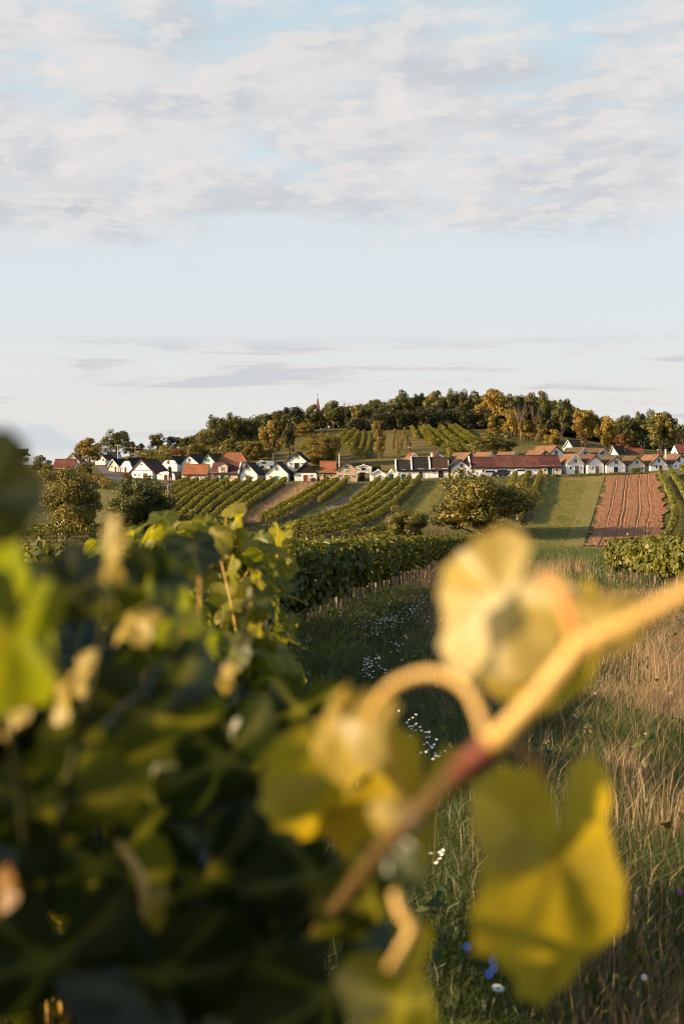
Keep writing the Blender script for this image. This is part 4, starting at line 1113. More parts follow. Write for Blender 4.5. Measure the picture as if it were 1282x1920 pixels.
# near trees at the foot of the slope
tree('large sunlit walnut tree at the foot of the slope on the left', 126, 868, 1017, 146, 186, 'wide', 0, 'leaf_walnut', rot=0.4)
tree('dark dense tree beside the transformer pole', 264, 888, 1008, 128, 197, 'wide', 1, 'leaf_oak', rot=2.0)
tree('largest walnut tree standing in front of the white cellar row', 902, 874, 1017, 206, 190, 'wide', 2, 'leaf_walnut', rot=1.1)
tree('small rounded tree left of the largest walnut tree', 764, 938, 1014, 86, 188, 'wide', 3, 'leaf_walnut', rot=0.2)
# left end
tree('lone dark tree on the left skyline', 40, 841, 876, 38, 366, 'open', 1, 'leaf_dark')
tree('dark bushy tree left of the red roofed farm building', 76, 850, 893, 50, 345, 'bush', 0, 'leaf_oak')
tree('small yellowish tree in front of the red roofed farm building', 89, 867, 896, 28, 330, 'bush', 1, 'leaf_gold')
tree('tiny tree top at the left edge of the picture', 10, 863, 880, 14, 372, 'round', 2, 'leaf_dark')
tree('spreading golden tree over the tiny white house', 168, 820, 876, 72, 340, 'round', 0, 'leaf_gold')
tree('low golden shrub below the spreading golden tree', 160, 862, 896, 40, 300, 'bush', 2, 'leaf_walnut')
tree('round orange bush beside the curving road', 182, 888, 910, 36, 287, 'bush', 3, 'leaf_gold', name='bush', cat='bush')
tree('rusty bush between the road and the broad pediment house', 239, 884, 903, 22, 296, 'bush', 0, 'leaf_rust', name='bush', cat='bush')
tree('broad two topped tree behind the slim pale pole', 220, 806, 862, 66, 380, 'open', 0, 'leaf_oak')
tree('dark lower tree right of the two topped tree', 245, 824, 862, 34, 376, 'round', 3, 'leaf_dark')
tree('small low tree on the skyline between two taller ones', 265, 831, 852, 22, 385, 'round', 1, 'leaf_oak')
tree('dark round tree on the skyline above the clipped gable house', 296, 813, 855, 44, 384, 'open', 2, 'leaf_oak')
tree('leaning tree at the left end of the ridge wood', 326, 818, 850, 34, 386, 'open', 1, 'leaf_oak')
tree('olive tree rising toward the ridge above the dark eaved house', 352, 815, 856, 46, 380, 'round', 2, 'leaf_oak')
tree('golden bushy tree just behind the green bargeboard house', 372, 826, 868, 52, 350, 'bush', 1, 'leaf_gold')
tree('rusty shrub left of the golden bushy tree', 335, 836, 866, 36, 358, 'bush', 2, 'leaf_rust')
tree('tall ragged tree above the hipped orange roof', 405, 780, 850, 56, 384, 'open', 0, 'leaf_oak')
tree('tree with a pointed dark top left of the ridge centre', 436, 772, 842, 48, 392, 'tall', 0, 'leaf_oak')
tree('broad mid green tree between pointed top and round golden tree', 468, 783, 838, 52, 395, 'round', 3, 'leaf_oak')
tree('low dark green tree under the tall ragged tree', 385, 800, 852, 44, 374, 'bush', 3, 'leaf_walnut')
tree('shrubby bright green tree directly behind the hipped orange roof', 437, 818, 864, 44, 356, 'bush', 0, 'leaf_walnut')
tree('shrubby golden green tree right of the hipped orange roof', 474, 822, 864, 46, 352, 'bush', 2, 'leaf_gold')
tree('big round golden tree on the grass slope left of centre', 513, 786, 868, 60, 346, 'round', 1, 'leaf_gold')
tree('dark tree in the shade of the big round golden tree', 543, 792, 862, 34, 352, 'tall', 1, 'leaf_dark')
tree('flat topped dark pine on the skyline left of the church tower', 553, 758, 822, 62, 408, 'umbrella', 0, 'leaf_dark', rot=0.3)
tree('second flat topped pine lower on the left', 520, 768, 826, 46, 410, 'umbrella', 1, 'leaf_dark', rot=1.3)
tree('tree standing against the left side of the church tower', 586, 757, 812, 34, 428, 'tall', 2, 'leaf_oak')
tree('low golden shrubbery tree in front of the church tower', 572, 788, 828, 52, 398, 'bush', 1, 'leaf_gold')
tree('big dark tree right of the church tower', 626, 750, 812, 58, 424, 'round', 0, 'leaf_oak')
tree('narrow dark topped tree close by the church tower', 612, 752, 812, 30, 430, 'tall', 3, 'leaf_oak')
tree('walnut tree with sunlit left side above the tan house', 607, 806, 880, 84, 338, 'wide', 1, 'leaf_gold', rot=2.6)
tree('sunlit oak right of the gap in the ridge wood', 672, 756, 814, 48, 412, 'round', 2, 'leaf_walnut')
tree('tall oak behind the slender golden poplar', 704, 742, 810, 56, 416, 'round', 3, 'leaf_oak')
tree('slender golden poplar standing alone on the slope', 711, 786, 866, 34, 350, 'column', 0, 'leaf_gold', bark='bark_pale')
tree('tall crowned tree at the left end of the high ridge', 755, 729, 806, 40, 420, 'tall', 0, 'leaf_oak')
tree('dark oval tree on the ridge with sky showing below it', 786, 734, 806, 36, 422, 'tall', 1, 'leaf_oak')
tree('golden crowned tree in the middle of the high ridge', 815, 731, 806, 48, 418, 'tall', 2, 'leaf_walnut')
tree('highest dark tree of the ridge', 843, 724, 806, 36, 424, 'tall', 3, 'leaf_oak')
tree('tree with open sky gaps right of the highest one', 867, 731, 806, 36, 424, 'open', 2, 'leaf_oak')
tree('dark full tree before the pale golden wood', 889, 731, 806, 40, 424, 'tall', 0, 'leaf_oak')
tree('big pale golden acacia on the right part of the ridge', 925, 728, 812, 64, 404, 'round', 1, 'leaf_bright')
tree('dark crowned oak behind the reddish bare branches', 968, 734, 812, 54, 424, 'round', 2, 'leaf_oak')
tree('dark round topped oak at the right end of the high ridge', 1016, 731, 812, 34, 424, 'tall', 2, 'leaf_oak')
tree('oak between the two dark crowned oaks of the ridge', 993, 733, 812, 36, 428, 'tall', 1, 'leaf_walnut')
tree('dark tree standing apart right of the high ridge', 1053, 740, 822, 54, 402, 'round', 3, 'leaf_oak')
tree('small golden tree at the edge of the wood above the white gable', 1036, 798, 842, 38, 372, 'bush', 3, 'leaf_bright')
tree('pale golden thicket tree on the left of the wood edge', 928, 775, 826, 42, 386, 'bush', 0, 'leaf_gold')
tree('bright yellow green thicket tree in the middle of the wood edge', 958, 764, 838, 48, 380, 'tall', 1, 'leaf_bright')
tree('bright thicket tree beneath the reddish branches', 990, 778, 838, 46, 378, 'tall', 3, 'leaf_bright')
tree('slim thicket tree right of the reddish branches', 1014, 782, 840, 34, 376, 'column', 0, 'leaf_gold')
tree('wide bush with golden left side above the maroon roofs', 927, 806, 866, 108, 338, 'bush', 1, 'leaf_walnut', rot=0.8)
tree('golden green maple behind the highest white house', 1097, 762, 846, 58, 372, 'round', 2, 'leaf_bright')
tree('orange leaved young tree beside the highest white house', 1088, 800, 846, 22, 366, 'column', 0, 'leaf_rust')
tree('yellow green tree right of the golden green maple', 1136, 778, 852, 48, 370, 'round', 0, 'leaf_bright')
tree('dark ragged tree in the dip of the right ridge', 1168, 776, 846, 46, 384, 'tall', 1, 'leaf_oak')
tree('tall double crowned dark tree on the right ridge', 1203, 763, 848, 54, 388, 'tall', 3, 'leaf_oak')
tree('small rust leaved tree before the dark ragged tree', 1168, 812, 862, 38, 356, 'open', 1, 'leaf_rust')
tree('big round sunlit lime tree at the right end of the village', 1240, 772, 862, 86, 350, 'round', 1, 'leaf_walnut', rot=4.4)
tree('dark tree beyond the right edge behind the lime tree', 1288, 796, 862, 44, 366, 'round', 0, 'leaf_dark')
# bushes between the houses
tree('round clipped bush before the half hidden cream house', 1192, 875, 890, 28, 294, 'bush', 2, 'leaf_oak', name='bush', cat='bush')
tree('dark climbing shrub between the pediment house and the slit window house', 1095, 872, 890.5, 14, 299, 'bush', 1, 'leaf_dark', name='bush', cat='bush')
tree('dark shrub under the van before the low white garage', 494, 878, 893, 24, 312, 'bush', 3, 'leaf_dark', name='bush', cat='bush')
tree('dark green bush right of the green door house', 545, 880, 903, 12, 303, 'bush', 0, 'leaf_dark', name='bush', cat='bush')
tree('grey green shrub right of the tan gabled house', 679, 882, 904, 16, 299, 'bush', 2, 'leaf_dark', name='bush', cat='bush')
tree('low bush on the bank above the tiny white cellar houses', 703, 868, 882, 26, 322, 'bush', 3, 'leaf_oak', name='bush', cat='bush')
tree('dry rusty shrub by the door of the black gabled house', 586, 894, 905, 16, 295, 'bush', 1, 'leaf_rust', name='bush', cat='bush')
tree('bushes by the door of the broad pediment house', 279, 889, 903, 22, 297, 'bush', 2, 'leaf_walnut', name='bush', cat='bush')
tree('low dark bush left of the clipped gable house', 292, 868, 888, 16, 318, 'bush', 3, 'leaf_oak', name='bush', cat='bush')
tree('dark bush on the lane between the long row and the eaved house', 843, 883, 897, 10, 298, 'bush', 0, 'leaf_dark', name='bush', cat='bush')
for q_, (sx_, st_, sb_, sd_) in enumerate(((752, 822, 840, 358), (737, 818, 838, 360), (763, 812, 826, 366), (747, 838, 856, 344), (768, 822, 840, 354))):
    tree(['sapling in the third terrace below the ridge wood', 'sapling close to the slender golden poplar', 'sapling right of the taller one on the terraces', 'lowest sapling of the planted terraces', 'sapling beside the brown terrace strip'][q_], sx_, st_, sb_, 9, sd_, 'column', 0, 'leaf_walnut', name='sapling', cat='tree')
tree('young tree with thin crown on the planted terraces', 739, 802, 818, 10, 372, 'column', 0, 'leaf_bright', name='sapling', cat='tree')
tree('taller sapling on the planted terraces', 745, 814, 836, 9, 362, 'column', 0, 'leaf_bright', name='sapling', cat='tree')
tree('sapling nearest the poplar top row of the terraces', 757, 800, 812, 9, 378, 'column', 0, 'leaf_bright', name='sapling', cat='tree')

# bare reddish branches in the wood edge and a leafless tree on the skyline
def bare(label, px, top, base, d, n, spread, mat, seed):
    rng = random.Random(seed)
    b = P(px, base, d); h = (base - top) * d / F0
    r = empty('bare_tree', b); tag(r, label, 'tree')
    MB().tube([(0, 0, -1), (0, 0, h * .3), (.1, 0, h * .5)], [.16, .12, .08], 6).build('trunk', M[mat], r)
    mb = MB()
    for k in range(n):
        a = rng.uniform(0, 6.28); z0 = h * rng.uniform(.25, .55); L_ = h * rng.uniform(.3, .55)
        p = Vector((.03 * k / n, 0, z0)); q = p + Vector((math.cos(a) * spread * .5, math.sin(a) * spread * .5, L_ * .5)); e = p + Vector((math.cos(a) * spread * rng.uniform(.6, 1.), math.sin(a) * spread * rng.uniform(.6, 1.), L_))
        mb.tube([p, q, e], [.06, .04, .015], 4)
        for j in range(4):
            f_ = rng.uniform(.3, .9); s = p.lerp(e, f_); mb.tube([s, s + Vector((rng.uniform(-.6, .6), rng.uniform(-.6, .6), rng.uniform(.4, 1.1)))], [.025, .008], 4)
    mb.build('branches', M[mat], r)
    return r
bare('leafless reddish tree in front of the dark crowned oak', 975, 750, 830, 376, 26, 2.6, 'bark_pale', 3)
bare('second leafless reddish tree further right at the wood edge', 1003, 758, 830, 377, 22, 2.2, 'bark_pale', 4)
bare('leafless twiggy tree on the skyline right of the church tower', 648, 750, 808, 420, 14, 1.4, 'bark', 5)

# shaded wood behind the ridge trees: one mass
def mass(name, path, d, hgt, n, leaf, mat, rng, label_cat, jd=14.0, r0=1.0):
    V, Fc, A = [], [], []; base = 0
    path = np.array(path, dtype=float)
    for k in range(n):
        px = rng.uniform(path[0, 0], path[-1, 0]); tp = np.interp(px, path[:, 0], path[:, 1])
        dd = d + rng.uniform(-jd, jd)
        x = (px - W0) / F0 * dd; gz = float(H(x, dd))
        zt = CAMZ + (HOR - tp) / F0 * dd
        z = gz + (zt - gz) * rng.random() ** .8 * hgt
        r = rng.uniform(.8, 1.7) * r0; m = int(95 * max(.6, r))
        u = unit(rng.normal(size=(m, 3))); C = np.array([x, dd, z]) + u * r * (0.5 + .6 * rng.random((m, 1)))
        C[:, 2] = np.maximum(C[:, 2], H(C[:, 0], C[:, 1]) + .05)
        v, f = leaf_quads(C, unit(u + rng.normal(size=(m, 3)) * .7), leaf * rng.uniform(.7, 1.3, m), rng)
        tone = np.clip(rng.normal(.45, .22, m), 0, 1)
        V.append(v); Fc.append(f + base); A.append(np.concatenate([tone, tone])); base += len(v)
    o = mob(name, np.concatenate(V), np.concatenate(Fc), M[mat], fattr=np.concatenate(A))
    return tag(o, kind='stuff')
mass('woodland', [(560, 790), (600, 772), (640, 768), (700, 762), (760, 752), (850, 748), (950, 750), (1020, 752), (1080, 768), (1140, 796), (1180, 792), (1230, 796), (1300, 806)], 446, 1.0, 1000, .60, 'leaf_oak', np.random.default_rng(21), 'wood')
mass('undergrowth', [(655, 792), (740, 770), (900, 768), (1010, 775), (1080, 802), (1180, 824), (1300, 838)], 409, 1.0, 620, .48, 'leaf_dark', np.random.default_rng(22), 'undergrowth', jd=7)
mass('woodland', [(345, 832), (400, 806), (450, 792), (500, 782), (560, 786)], 410, 1.0, 340, .5, 'leaf_oak', np.random.default_rng(23), 'wood', jd=10)
mass('shrubbery', [(255, 852), (300, 846), (345, 843), (400, 842)], 368, 1.0, 70, .42, 'leaf_walnut', np.random.default_rng(24), 'shrubs', jd=9)
mass('shrubbery', [(395, 845), (430, 836), (480, 832), (505, 838)], 366, .9, 90, .42, 'leaf_walnut', np.random.default_rng(25), 'shrubs', jd=9)
mass('hedge_bank', [(1000, 891.5), (1060, 892.5), (1110, 891), (1140, 889.0), (1215, 886.0)], 285.5, .6, 150, .20, 'leaf_walnut', np.random.default_rng(26), 'hedge', jd=.5, r0=.36)
mass('shrubbery', [(60, 900), (110, 905), (170, 898), (205, 898)], 272, .55, 60, .35, 'leaf_gold', np.random.default_rng(27), 'shrubs', jd=9)

# ------------------------------------------------------------------ vine rows
ORD = ['first', 'second', 'third', 'fourth', 'fifth', 'sixth', 'seventh', 'eighth', 'ninth', 'tenth', 'eleventh', 'twelfth']

def row_leaves(path, height, width, leaf, dens, rng, low=0.55, ragged=.25, lobes=None, shoots=0):
    """leaves of a trellised row along path (x, y points)"""
    seg = np.linalg.norm(np.diff(path, axis=0), axis=1); cum = np.concatenate([[0], np.cumsum(seg)]); L = cum[-1]
    n = int(L * dens)
    s = rng.random(n) * L
    x = np.interp(s, cum, path[:, 0]); y = np.interp(s, cum, path[:, 1])
    tx = np.interp(s, (cum[1:] + cum[:-1]) / 2, np.diff(path[:, 0]) / np.maximum(seg, 1e-6)); ty = np.sqrt(np.clip(1 - tx ** 2, 0, 1))
    nx, ny = ty, -tx
    hmod = height * (1 - ragged + 2 * ragged * fnoise(s / 1.1 + 31 * path[0, 0], s * 0 + 3.3, 3))
    wmod = width * (0.65 + 0.7 * fnoise(s / 0.8 + 11 * path[0, 0], s * 0 + 9.1, 3))
    lo = height * (low - .16 + .32 * fnoise(s / .7, s * 0 + 1.7, 2))
    a = rng.random(n) * 2 * math.pi
    rr = rng.random(n) ** .35
    cx = np.cos(a) * rr; cz = np.sin(a) * rr
    # box-like cross section
    sq = 1 / np.maximum(np.abs(np.cos(a)), np.abs(np.sin(a))); sq = 1 + (sq - 1) * .6
    off = cx * sq * wmod / 2
    zc = (lo + hmod) / 2; zh = (hmod - lo) / 2
    z = zc + np.clip(cz * sq, -1.05, 1.12) * zh
    X = x + nx * off; Y = y + ny * off
    Zg = H(x, y)
    C = np.stack([X, Y, Zg + z], -1)
    out = np.stack([nx * cx, ny * cx, cz * .6 + .25], -1)
    nrm = unit(unit(out) + rng.normal(size=(n, 3)) * .55)
    size = leaf * rng.uniform(.65, 1.3, n)
    tone = np.clip(rng.normal(.48, .24, n), 0, 1)
    return C, nrm, size, tone

def vine_row(label, path, height=1.55, width=.75, leaf=.24, dens=95, mat='leaf_row', post_gap=9.0, seed=0, group='vine rows on the hillside', posts=True, low=.45, trunks=True):
    rng = np.random.default_rng(1000 + seed)
    C, nrm, size, tone = row_leaves(path, height, width, leaf, dens, rng, low=low)
    v, f = leaf_quads(C, nrm, size, rng, wide=.44)
    o = C.mean(0); o[2] = float(H(o[0], o[1]))
    r = empty('vine_row', tuple(o)); tag(r, label, 'vine row', group)
    mob('foliage', v - o, f, M[mat], r, fattr=np.concatenate([tone, tone]))
    seg = np.linalg.norm(np.diff(path, axis=0), axis=1); cum = np.concatenate([[0], np.cumsum(seg)]); L = cum[-1]
    def at(s): return np.interp(s, cum, path[:, 0]), np.interp(s, cum, path[:, 1])
    if posts:
        n = max(2, int(L / post_gap) + 1)
        pd = None
        for s in np.linspace(0.05, L - .05, n):
            x, y = at(s); z = float(H(x, y))
            if pd is None:
                pm = MB().box(-.05, .05, -.05, .05, -.4, height * 1.03)
                pd = mesh_data('post', pm.v, pm.f, [M['post']])
            p_ = link(bpy.data.objects.new('post', pd), r); p_.location = (x - o[0], y - o[1], z - o[2])
    if trunks:
        tm = MB(); rr = random.Random(seed)
        for s in np.arange(.6, L, 1.25):
            x, y = at(s + rr.uniform(-.2, .2)); z = float(H(x, y))
            tm.tube([(x - o[0], y - o[1], z - o[2] - .1), (x - o[0] + rr.uniform(-.05, .05), y - o[1], z - o[2] + height * .35), (x - o[0] + rr.uniform(-.08, .08), y - o[1], z - o[2] + height * .65)], [.045, .035, .02], 4)
        tk = tm.build('trunks', M['bark'], r); tag(tk, kind='stuff')
    return r

def px_path(pts, n=60, d0=150.0): return poly_pts(pts, n, d0)

# block left of the dry grass plot: ground lines of the rows, top end to lower end
b1 = [[(352, 908), (330, 920), (300, 938), (262, 965), (215, 1004)], [(371, 908), (345, 922), (318, 940), (284, 967), (240, 1004)], [(391, 908), (362, 925), (335, 943), (305, 968), (262, 1006)],
      [(409, 908), (380, 926), (353, 945), (326, 969), (285, 1006)], [(428, 908.5), (400, 926), (372, 946), (346, 970), (308, 1006)], [(448, 909), (421, 926), (393, 946), (367, 970), (332, 1005)],
      [(470, 909), (445, 925), (416, 946), (390, 969), (358, 1002)], [(492, 909), (466, 926), (438, 946), (412, 969), (382, 1000)], [(513, 909), (489, 925), (461, 945), (434, 968), (404, 997)], [(536, 908), (512, 925), (484, 944), (455, 966), (424, 992)]]
for k, pts in enumerate(reversed(b1)):
    vine_row(f'{ORD[k]} vine row left of the dry grass plot, counted from the plot', px_path(pts), seed=k)
b2 = [[(616, 908), (590, 924), (555, 946), (520, 966), (490, 983)], [(634, 908), (608, 925), (572, 948), (535, 969), (500, 988)], [(651, 908), (634, 922), (615, 936), (598, 950)]]
for k, pts in enumerate(b2):
    vine_row(['vine row bordering the dry grass plot on its right', 'long vine row between the dry grass plot and the dirt track', 'short vine row ending at the grassed strip by the track'][k], px_path(pts), seed=20 + k)
b3 = [[(710, 908), (697, 920), (680, 934), (660, 949)], [(728, 907), (708, 925), (678, 948), (640, 967), (590, 985), (540, 1000)], [(748, 906), (728, 924), (697, 949), (658, 972), (600, 992), (512, 1011)], [(768, 905), (748, 925), (717, 951), (676, 976), (616, 998), (520, 1019)], [(788, 903), (768, 925), (738, 953), (698, 981), (640, 1003), (530, 1026)]]
for k, pts in enumerate(b3):
    vine_row(['short curved vine row ending beside the dirt track', 'curved vine row right of the dirt track, next to the short one', 'middle curved vine row sweeping down from the tiny cellar houses', 'curved vine row second from the sloping lawn', 'outermost curved vine row bordering the sloping lawn'][k], px_path(pts, 90), seed=30 + k, width=.8)
b4 = [[(966, 897.5), (958, 918), (948, 940), (930, 975)], [(989, 896.5), (980, 918), (968, 942), (948, 980)], [(1013, 896), (1005, 920), (994, 945), (972, 985)]]
for k, pts in enumerate(b4):
    vine_row(['vine row running down behind the largest walnut tree', 'vine row between the walnut tree and the row by the mown field', 'vine row along the left edge of the mown field'][k], px_path(pts), seed=40 + k, width=.9, dens=120)
b5 = [[(1236, 895), (1250, 925), (1263, 962), (1262, 992), (1248, 1022)], [(1255, 891), (1276, 925), (1292, 962), (1296, 1000), (1290, 1022)], [(1276, 887), (1300, 920), (1322, 960), (1335, 1000)]]
for k, pts in enumerate(b5):
    vine_row(['vine row bending along the right edge of the ploughed field', 'second vine row right of the ploughed field', 'third vine row right of the ploughed field at the picture edge'][k], px_path(pts), seed=50 + k, width=1.0, dens=120)
b6 = [[(735, 1002), (700, 1009), (645, 1019)], [(766, 1008), (730, 1016), (690, 1024)]]
for k, pts in enumerate(b6):
    vine_row(['short low hedge like vine row left of the small rounded tree', 'short vine row with bare posts in front of the small rounded tree'][k], px_path(pts, 30), seed=60 + k, width=.9, post_gap=3.5)
vine_row('dark tall vine row under the large sunlit walnut tree', px_path([(-70, 1021), (60, 1019), (200, 1017)], 40), seed=64, height=2.0, width=1.0, dens=120)
vine_row('lower dark vine row under the large sunlit walnut tree', px_path([(-90, 1012), (60, 1011), (195, 1009)], 40), seed=65, height=2.0, width=1.0, dens=120)
# upper vineyard under the ridge wood
up = [[(772, 808), (780, 824)], [(786, 800), (806, 824), (822, 836)], [(786, 810), (800, 826), (812, 838)], [(810, 798), (840, 820), (868, 838)], [(822, 812), (844, 828), (862, 842)], [(832, 802), (864, 822), (884, 836)], [(830, 842), (846, 858)], [(846, 840), (862, 852)], [(862, 838), (880, 850)], [(800, 806), (830, 830), (842, 840)], [(850, 804), (874, 820), (892, 832)]]
for k, pts in enumerate(up):
    L_ = {0: 'short golden vine row beside the brown terrace strip', 1: 'golden vine row starting highest above the terraces', 2: 'parallel golden vine row just left of the middle of the upper vineyard', 3: 'longest golden vine row slanting across the upper vineyard', 4: 'golden vine row under the longest slanting one', 5: 'golden vine row close to the ridge wood', 6: 'short vine piece just above the small chimney gable', 7: 'short vine piece right of the one above the small chimney gable', 8: 'short vine piece left of the wide bush', 9: 'golden vine row second left of the longest one', 10: 'uppermost right vine row near the pale golden acacia'}[k]
    vine_row(L_, px_path(pts, 24, 320.0), seed=70 + k, height=1.7, width=1.0, leaf=.30, dens=90, posts=False, trunks=False, low=.2, group='vine rows of the upper vineyard')
up2 = [[(641, 836), (656, 820), (665, 812)], [(650, 842), (668, 826)], [(668, 858), (678, 840), (682, 816)], [(655, 852), (664, 836), (672, 815)], [(682, 862), (690, 842), (694, 818)], [(634, 830), (648, 815)], [(575, 836), (590, 826), (604, 820)], [(565, 846), (585, 834), (600, 827)]]
for k, pts in enumerate(up2):
    vine_row(['vine row on the dark slope nearest the walnut tree above the tan house', 'short sunlit vine row on the dark slope', 'slender single vine row climbing the dark slope by the poplar', 'vine row just left of the slender single one', 'vine row half behind the slender golden poplar', 'vine row at the upper edge of the dark slope', 'short vine row above the white house on the grass slope', 'lower short vine row above the white house on the grass slope'][k], px_path(pts, 24, 320.0), seed=90 + k, height=1.6, width=.8, leaf=.28, dens=90, posts=False, trunks=False, low=.2, group='vine rows of the upper vineyard')
for k in range(6):
    y0 = 842 + k * 4.2
    vine_row(['topmost', 'second', 'third', 'fourth', 'fifth', 'lowest'][k] + ' terrace vine row on the left slope behind the clipped gable houses', px_path([(258 + k * 3, y0 + 5), (310, y0 + 4), (360, y0 + 1), (430, y0 - 8), (500, y0 - 16)], 50, 320.0), seed=100 + k, height=1.6, width=1.1, leaf=.32, dens=70, posts=False, trunks=False, low=.2, group='terrace vine rows on the left slope')

# rows of the near field
def line_path(x0, sl, y0, y1, n=120, curve=0.0):
    y = np.linspace(y0, y1, n); return np.stack([x0 + sl * y + curve * (y - y0) ** 2, y], -1)

# vine leaf outline for rows that stand close
def leaf_template(nseg=36, rings=2, seed=0, cup=.12, teeth=True):
    th = np.linspace(0, 2 * math.pi, nseg, endpoint=False)
    tips = [(90, .60), (30, .55), (150, .55), (-32, .50), (212, .50)]
    r = np.full(nseg, .40)
    for a, h in tips:
        dth = np.abs((np.degrees(th) - a + 180) % 360 - 180)
        r = np.maximum(r, h * np.clip(1 - (dth / 44.0) ** 1.8 * .36, .5, 1) * (dth < 46))
    dth = np.abs((np.degrees(th) + 90 + 180) % 360 - 180)
    r = np.where(dth < 24, .10 + .36 * dth / 24, r)
    if teeth: r = r * (1 + .032 * np.where(np.arange(nseg) % 2 == 0, 1, -1))
    vein = np.zeros(nseg)
    for a, h in tips:
        d2 = np.abs((np.degrees(th) - a + 180) % 360 - 180); vein = np.maximum(vein, np.clip(1 - d2 / (360 / nseg * .8), 0, 1))
    rs = np.random.default_rng(seed); ph = rs.random(3) * 6.28
    V = [(0, 0, 0)]; A = [1.0]
    for q in range(1, rings + 1):
        k = q / rings
        for i in range(nseg):
            x, y = math.cos(th[i]) * r[i] * k, math.sin(th[i]) * r[i] * k
            z = -cup * (x * x + y * y) * 2.2 + .05 * k * math.sin(3 * th[i] + ph[0]) + .035 * k * math.sin(5 * th[i] + ph[1]) - .10 * abs(x) * k * .4
            V.append((x, y, z)); A.append(float(vein[i]) * (1.0 if q < rings else .3))
    F_ = [(0, 1 + i, 1 + (i + 1) % nseg) for i in range(nseg)]
    for q in range(1, rings):
        a0, b0 = 1 + (q - 1) * nseg, 1 + q * nseg
        for i in range(nseg):
            j = (i + 1) % nseg
            F_ += [(a0 + i, b0 + i, b0 + j), (a0 + i, b0 + j, a0 + j)]
    V = np.array(V); V[:, 1] += .12     # petiole joint close to the origin
    return V, np.array(F_), np.array(A)

T_MID = leaf_template(14, 1, 1, teeth=False)
T_FINE = [leaf_template(40, 3, k + 2, cup=.10 + .05 * k) for k in range(4)]

def leaf_instances(tmpl, C, Nrm, size, rng, tip=None, spin=1.0):
    V, F_, A = tmpl
    n = len(C)
    t = np.tile(np.array([0, 0, -1.0]), (n, 1)) + rng.normal(size=(n, 3)) * spin if tip is None else tip
    t = unit(t - Nrm * np.sum(t * Nrm, -1, keepdims=True))
    b = np.cross(t, Nrm)
    s = np.asarray(size).reshape(-1, 1, 1)
    sq = rng.uniform(.85, 1.1, (n, 1, 1))
    P_ = C[:, None, :] + s * (V[None, :, 0:1] * b[:, None, :] * sq + V[None, :, 1:2] * t[:, None, :] + V[None, :, 2:3] * Nrm[:, None, :] * rng.uniform(.3, 1.6, (n, 1, 1)))
    f = (F_[None] + (np.arange(n) * len(V))[:, None, None]).reshape(-1, 3)
    return P_.reshape(-1, 3), f, np.tile(A, n)

